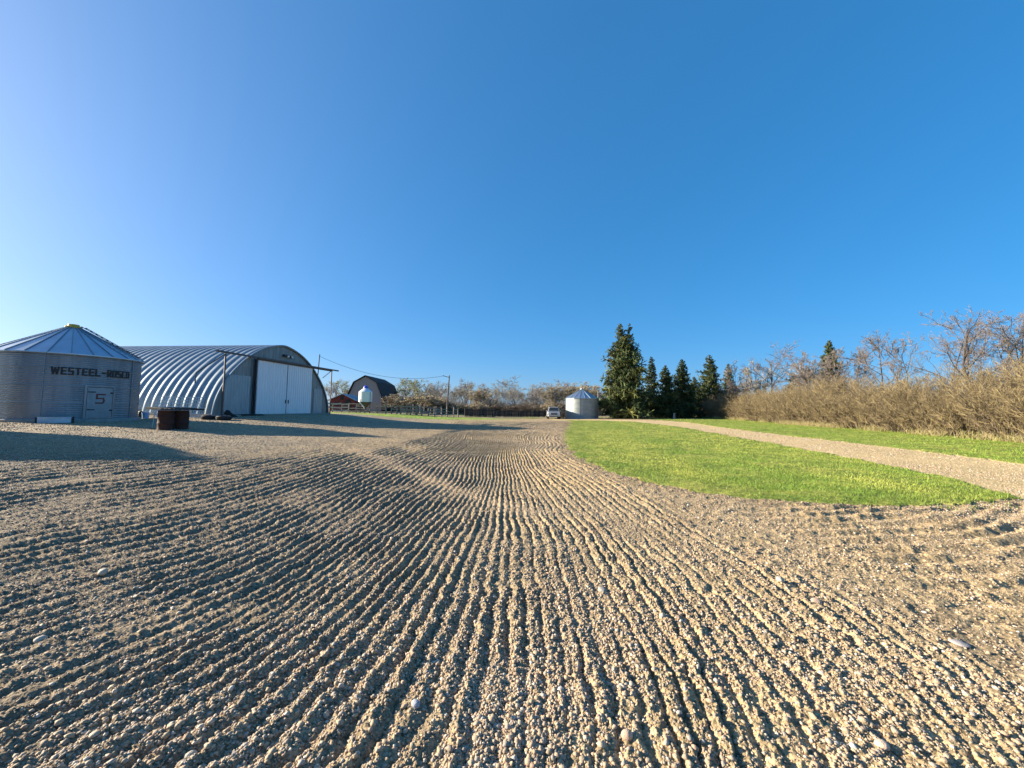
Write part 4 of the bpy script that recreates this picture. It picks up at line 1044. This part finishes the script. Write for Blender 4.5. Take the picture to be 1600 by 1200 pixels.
# the belt behind the yard: seven kinds, each copied to its places
BELT = {
 'grey': (dict(H=8, spread=3.4, cols=GREY, l1=11, rt=.011), 'ash grey'),
 'vase': (dict(H=9, spread=4.2, cols=GREY, stems=3, vase=.5, l1=7, rt=.011), 'vase shaped grey'),
 'olive': (dict(H=8, spread=3.6, cols=OLIVE, l1=11, rt=.011, buds=.5), 'yellow green budding'),
 'orange': (dict(H=7, spread=3.8, cols=ORANGE, stems=3, l1=8, rt=.011, buds=.35, first=.15), 'orange budding'),
 'tan': (dict(H=7.5, spread=3.4, cols=TAN, stems=2, l1=9, rt=.011, first=.2), 'tan leafless'),
 'fine': (dict(H=8.5, spread=3.0, cols=LILAC, stems=2, l1=9, rt=.011), 'thin purplish grey'),
}
BPROTO = {}
def belt(kind, px, Y, top, where, wide=1.0, flip=0.0):
    kw, adj = BELT[kind]; p = gat(px, Y); h = at(px, top, Y).z-p.z
    label = adj+' tree '+where
    if kind not in BPROTO:
        root = empty('bare_tree', (0, 0, 0)); bare_tree(root, seed=hash_seed(kind), l3=6, l4=6, **kw); BPROTO[kind] = root
    else: root = copy_tree(BPROTO[kind])
    s = h/(kw['H']*1.0); root.location = p; root.rotation_euler = (0, 0, flip); root.scale = (s*wide, s*wide, s)
    return tag(root, label, 'tree', 'leafless trees of the shelter belt')
def hash_seed(k): return sum(ord(c)*(i+3) for i, c in enumerate(k))
for i, a in enumerate([
 ('fine', 519, 104, 596, 'peeping out right beside the quonset arch'), ('olive', 533, 108, 594, 'between the quonset arch and the barn roof'), ('grey', 546, 112, 600, 'touching the left eave of the barn'),
 ('olive', 630, 100, 592, 'rising directly behind the barn, nearest its right eave'), ('olive', 647, 106, 592, 'second right from the barn, above the orange bushes'), ('grey', 664, 98, 598, 'between the barn and the utility pole, behind the orange bushes'),
 ('tan', 680, 102, 598, 'just left of the utility pole'), ('grey', 692, 92, 601, 'right behind the utility pole'), ('vase', 714, 96, 594, 'first right of the utility pole'),
 ('tan', 733, 92, 596, 'rising above the dark windbreak fence'), ('orange', 741, 88, 606, 'low over the right half of the windbreak fence'), ('fine', 754, 98, 600, 'right of the windbreak fence, next to an open gap of sky'),
 ('tan', 770, 90, 602, 'left of the tall vase shaped one'), ('grey', 788, 95, 602, 'close on the left of the tall vase shaped one'), ('vase', 812, 88, 589, 'standing tall alone in the middle of the belt'),
 ('fine', 832, 96, 602, 'close on the right of the tall vase shaped one'), ('vase', 848, 90, 596, 'left of the orange ones above the parked car'), ('orange', 866, 86, 600, 'standing above the parked car'),
 ('orange', 886, 84, 598, 'between the car and the small grain bin'), ('grey', 640, 116, 594, 'far behind the budding ones right of the barn'), ('fine', 676, 118, 594, 'rising pale and far off over the orange bushes'), ('grey', 703, 112, 598, 'filling the gap just right of the utility pole'), ('fine', 724, 116, 593, 'standing far behind the left end of the windbreak fence'),
 ('grey', 746, 108, 600, 'standing far behind the right half of the windbreak fence'), ('tan', 761, 104, 603, 'filling the low gap above the end of the windbreak fence'), ('grey', 779, 112, 599, 'far behind the shrubs over the low board fence'), ('grey', 800, 114, 600, 'hazy behind the left limbs of the tall vase shaped one'), ('tan', 824, 106, 601, 'hazy behind the right limbs of the tall vase shaped one'), ('grey', 840, 108, 600, 'far behind the shrub left of the parked car'), ('grey', 858, 110, 598, 'far behind the parked car'), ('tan', 876, 106, 601, 'low between the two orange ones above the car'), ('grey', 930, 110, 603, 'far behind the right side of the small grain bin'),
 ('fine', 892, 100, 592, 'rising faintly above the orange ones by the bin'), ('orange', 908, 88, 596, 'directly behind the small grain bin, left of its cap'), ('grey', 922, 94, 602, 'behind the small grain bin, right of its cap'), ('fine', 938, 98, 602, 'between the small grain bin and the tall spruce')]):
    belt(*a, wide=.95+.25*((i*37) % 10)/10, flip=i*1.7)
# shrubs at the foot of the belt
def shrub_proto(seed, cols):
    root = empty('shrub', (0, 0, 0)); bare_tree(root, H=2.2, spread=2.0, seed=seed, cols=cols, stems=7, vase=.6, l1=6, l2=4, l3=4, l4=3, rt=.014, first=.1, buds=.2); return root
SP = {}
for i, (k, px, Y, top, wd, lab) in enumerate([
 ('o', 640, 80, 616, 1.5, 'bright orange willow bush right of the barn side'), ('o', 656, 79, 615, 1.7, 'bright orange willow bush behind the crooked fence, second from the barn'), ('o', 671, 80, 619, 1.4, 'orange willow bush nearest the utility pole on its left'),
 ('o', 716, 80, 630, 1.3, 'low orange bush right of the utility pole'), ('o', 738, 80, 628, 1.5, 'orange bush peeping over the windbreak fence'), ('d', 690, 84, 628, 1.6, 'dark brushy shrub at the foot of the utility pole'),
 ('d', 778, 82, 632, 2.0, 'dark shrub over the left end of the low board fence'), ('d', 797, 80, 634, 2.0, 'dark shrub over the middle of the low board fence'), ('d', 820, 82, 632, 2.0, 'dark shrub at the foot of the tall vase shaped tree'), ('d', 840, 80, 633, 2.0, 'dark shrub left of the parked car'),
 ('o', 851, 79, 628, 1.3, 'small orange bush next to the parked car'), ('d', 872, 82, 630, 1.6, 'dark shrub behind the parked car'), ('d', 760, 82, 634, 1.8, 'dark shrub behind the right end of the windbreak fence'),
 ('d', 1024, 84, 634, 2.0, 'dark thicket shrub seen under the slender spruce'), ('d', 1052, 84, 633, 2.0, 'dark thicket shrub seen under the bluish spruce'), ('d', 1078, 84, 634, 2.0, 'dark thicket shrub seen under the lowest spruce'), ('d', 1004, 84, 634, 2.0, 'dark thicket shrub beside the trunk of the tallest spruce'), ('d', 1100, 84, 630, 2.0, 'dark thicket shrub near the far end of the hedge')]):
    p = gat(px, Y); h = max(.6, at(px, top, Y).z-p.z)
    if k not in SP: SP[k] = r_ = shrub_proto(55 if k == 'o' else 66, ORANGE if k == 'o' else [(.10, .08, .065), (.14, .11, .09), (.17, .14, .10)])
    else: r_ = copy_tree(SP[k])
    s_ = h/2.2; r_.location = p; r_.scale = (s_*wd, s_*wd, s_); r_.rotation_euler = (0, 0, i*2.1); tag(r_, lab, 'shrub', 'bushes at the foot of the shelter belt')
def brush():
    global rng
    rng = np.random.default_rng(77); Ps = []
    for a_, b_, n, y0, y1, hh in ((606, 960, 5200, 86, 98, 3.2), (985, 1120, 2200, 84, 92, 3.4)):
        px = rng.uniform(a_, b_, n); Y = rng.uniform(y0, y1, n); X = (px-800)/F*Y; z = terrain(X, Y); h = hh*rng.uniform(.45, 1, n)*(.6+.8*fbm(X*.3, X*0, 5))
        o = rng.normal(0, .3, (n, 2))*h[:, None]; P = np.stack([np.c_[X, Y, z-.1], np.c_[X+o[:, 0]*.35, Y+o[:, 1]*.35, z+h*.5], np.c_[X+o[:, 0], Y+o[:, 1], z+h]], 1); Ps.append(P)
    P = np.concatenate(Ps); Rd = np.tile([[.026, .018, .008]], (len(P), 1))
    A, Ar = spawn(P, Rd, 5, .1, 1, .7, .5, 3, up=.12, bend=.4, rf=.7, rmin=.010)
    V, Q = join([tubes(P, Rd, 3), tubes(A, Ar, 3)]); cs = [(.20, .17, .145), (.26, .225, .18), (.14, .12, .10), (.32, .28, .20)]
    tag(arr_mesh('undergrowth', V, Q, M['twig'], tone=np.concatenate([twig_cols(len(P), 9, cs), twig_cols(len(A), 9, cs)])), 'tangled leafless brush filling the foot of the far shelter belt', kind='stuff')
brush()
# trees behind the hedge
def htree(px, Y, top, spx, seed, label, **kw):
    p = gat(px, Y); H = at(px, top, Y).z-p.z; root = empty('bare_tree', p, 0, label, 'tree', 'leafless trees behind the hedge')
    bare_tree(root, H, spx/2/F*Y, seed, **kw)
htree(1150, 68, 561, 70, 201, 'twiggy grey tree just right of the spruce row, over the hedge end', cols=HEDGEROW, stems=3, l1=10, l3=6, l4=5, first=.15, rt=.014)
htree(1186, 62, 566, 50, 212, 'low spreading grey tree left of the tall poplar behind the hedge', cols=TAN, stems=2, l1=10, rt=.014)
htree(1210, 58, 534, 90, 202, 'tallest pale poplar like tree between the spruce row and the bushy spruce top', cols=HEDGEROW, l1=13, rt=.013, vase=.5, first=.2)
htree(1252, 54, 553, 85, 203, 'dense rounded tree left of the bushy spruce top', cols=GREY, stems=4, l1=9, rt=.014, first=.2)
htree(1277, 50, 549, 85, 204, 'dense brownish tree directly left of the bushy spruce top', cols=HEDGEROW, stems=4, l1=10, rt=.013, first=.2)
htree(1322, 47, 546, 85, 205, 'dense brownish tree directly right of the bushy spruce top', cols=HEDGEROW, stems=4, l1=9, rt=.013, first=.2)
htree(1371, 40, 522, 95, 206, 'flat topped thin tree standing alone above the hedge', cols=HEDGEROW, l1=9, l2=6, l3=5, rt=.010, vase=.8, first=.5, bark='bark_dark')
htree(1420, 37, 526, 100, 207, 'leaning crooked tree between the flat topped and the tall spreading one', cols=HEDGEROW, stems=2, l1=8, l2=6, l3=5, rt=.010, vase=.75, bark='bark_dark')
htree(1472, 34, 485, 125, 208, 'tall spreading tree, third from the right edge behind the hedge', cols=HEDGEROW, stems=2, l1=9, l2=7, l3=5, rt=.009, vase=.7, first=.35, bark='bark_dark')
htree(1524, 32, 478, 130, 209, 'tall upright tree with one straight trunk, second from the right edge', cols=HEDGEROW, l1=13, l2=6, l3=5, rt=.009, vase=.8, bark='bark_dark')
htree(1572, 31, 481, 125, 210, 'many stemmed tall tree close to the right edge of the picture', cols=HEDGEROW, stems=3, l1=9, l2=7, l3=5, rt=.009, vase=.6, bark='bark_dark')
htree(1612, 31, 486, 120, 211, 'tree cut off by the right edge of the picture', cols=HEDGEROW, stems=2, l1=9, l2=7, l3=5, rt=.009, bark='bark_dark')

# ------------------------------------------------------------------ hedge
def hedge():
    global rng
    rng = np.random.default_rng(404)
    hp = np.array([gp(*p) for p in ((1200, 660.5), (1300, 669), (1400, 677), (1500, 685), (1600, 691.5))]); ka, kb = np.polyfit(hp[:, 1], hp[:, 0], 1)
    y12 = hp[0, 1]; base = [(x_/F*y_, y_) for x_, y_ in ((262, y12*1.85), (305, y12*1.5), (355, y12*1.2))]+[(ka*y_+kb, y_) for y_ in np.linspace(y12, hp[-1, 1], 5)]
    d = Vector(base[-1])-Vector(base[-2]); base.append(tuple(Vector(base[-1])+d.normalized()*16))
    B = np.array(base); seg = np.hypot(*np.diff(B, axis=0).T); cum = np.r_[0, np.cumsum(seg)]; Lt = cum[-1]
    dirs = unit(np.c_[np.diff(B, axis=0), np.zeros(len(B)-1)]); nrm = np.c_[-dirs[:, 1], dirs[:, 0]]
    outw = nrm if nrm[0, 0] > 0 else -nrm                     # away from the lane
    ns = int(Lt*34); s = rng.uniform(0, Lt, ns); k = np.clip(np.searchsorted(cum, s)-1, 0, len(B)-2)
    t = ((s-cum[k])/seg[k])[:, None]; p = B[k]*(1-t)+B[k+1]*t; dep = rng.uniform(.35, 3.6, ns)
    ow = outw[k]; flip = np.where((ow[:, :1] < 0), -1, 1); ow = ow*flip
    p = p+ow*dep[:, None]; z0 = terrain(p[:, 0], p[:, 1])
    Hh = (3.85+.45*(fbm(s*.22, s*0+3, 7)-.5)*2)*np.minimum(1.05, rng.uniform(.5, 1.02, ns)+.12*(dep-1.2))*np.clip(.74+(s)/20, .74, 1); lean = (1.9-dep)/1.9
    q = np.zeros((ns, 5, 3)); fx = np.linspace(0, 1, 5)
    lat = rng.normal(0, .35, ns)+(-.35)
    for j, f in enumerate(fx):
        out = -lean*(1.5*f**1.4)
        q[:, j, 0] = p[:, 0]+ow[:, 0]*out+dirs[k, 0]*lat*f*1.2+rng.normal(0, .05, ns)*f
        q[:, j, 1] = p[:, 1]+ow[:, 1]*out+dirs[k, 1]*lat*f*1.2+rng.normal(0, .05, ns)*f
        q[:, j, 2] = z0-.1+Hh*(f**.85)*(1-.22*np.abs(lean)*f)
    Rd = np.linspace(.022, .007, 5)[None]*rng.uniform(.7, 1.3, (ns, 1))
    A, Ar = spawn(q, Rd, 11, .03, 1, .6, .36, 4, up=.1, bend=.3, rf=.8, rmin=.007)
    C, Cr = spawn(A, Ar, 5, .1, 1, .7, .6, 3, up=.12, bend=.4, rf=.9, rmin=.006)
    root = empty('hedge', (0, 0, 0), 0, 'long leafless brown shrub hedge running beside the lane', 'hedge')
    cs = [(.12, .093, .066), (.09, .07, .052), (.16, .125, .08)]
    V, Q = tubes(q, Rd, 4); arr_mesh('stems', V, Q, M['twig'], root, tone=twig_cols(ns, 20, cs))
    hi = [(.285, .225, .12), (.225, .175, .10), (.15, .118, .08), (.36, .285, .145)]
    V, Q = join([tubes(A, Ar, 3), tubes(C, Cr, 3)])
    arr_mesh('twigs', V, Q, M['twig'], root, tone=np.concatenate([twig_cols(len(A), 12, cs+hi), twig_cols(len(C), 9, hi)]))
    # dry grass along its foot
    n = 9000; s = rng.uniform(0, Lt, n); k = np.clip(np.searchsorted(cum, s)-1, 0, len(B)-2); t = ((s-cum[k])/seg[k])[:, None]
    p = B[k]*(1-t)+B[k+1]*t+np.where(outw[k][:, :1] < 0, -1, 1)*outw[k]*(rng.normal(.15, .3, n)+.35*(fbm(s*.8, s*0, 3)-.4))[:, None]
    keep = fbm(s*.5, s*0+9, 12) > .40; p = p[keep]; n = len(p)
    z = terrain(p[:, 0], p[:, 1]); h = rng.uniform(.12, .5, n); g = rng.normal(0, .45, (n, 2))*h[:, None]
    P = np.stack([np.c_[p, z-.02], np.c_[p+g*.35, z+h*.6], np.c_[p+g, z+h]], 1)
    V, Q = tubes(P, np.tile([[.010, .008, .003]], (n, 1)), 3)
    tag(arr_mesh('dry_grass', V, Q, M['twig'], tone=twig_cols(n, 9, [(.48, .39, .21), (.40, .33, .18), (.30, .30, .10)])), 'straw coloured dry grass tufts along the foot of the hedge', kind='stuff')
hedge()

# small things at the far end of the lane
p = gat(1053, 60)
root = empty('tree_stump', p, 0, 'pale broken stump with a jagged top at the far bend of the lane', 'stump')
m = MB(); m.tube([(0, 0, -.1), (.02, 0, .5), (.03, 0, .85)], [.2, .15, .11], 9); m.build('trunk', M['wood_light'], root, True)
m = MB(); m.tube([(.03, 0, .6), (.28, 0, .95)], [.07, .03], 7); m.build('branch', M['wood_light'], root, True)
m = MB(); r0 = at(940, 653.5, 66); pts = []
for i in range(15):
    px = 1000+112*i/14; c = gat(px, 66+3*i/14); pts.append(c)
V = []
for c in pts: V += [(c.x, c.y-1.2, gz(c.x, c.y)+.10), (c.x, c.y+1.2, gz(c.x, c.y)+.10)]
m.add(V, [(2*i, 2*i+2, 2*i+3, 2*i+1) for i in range(14)]); tag(m.build('road', M['concrete']), 'pale far road crossing behind the spruces', kind='structure')
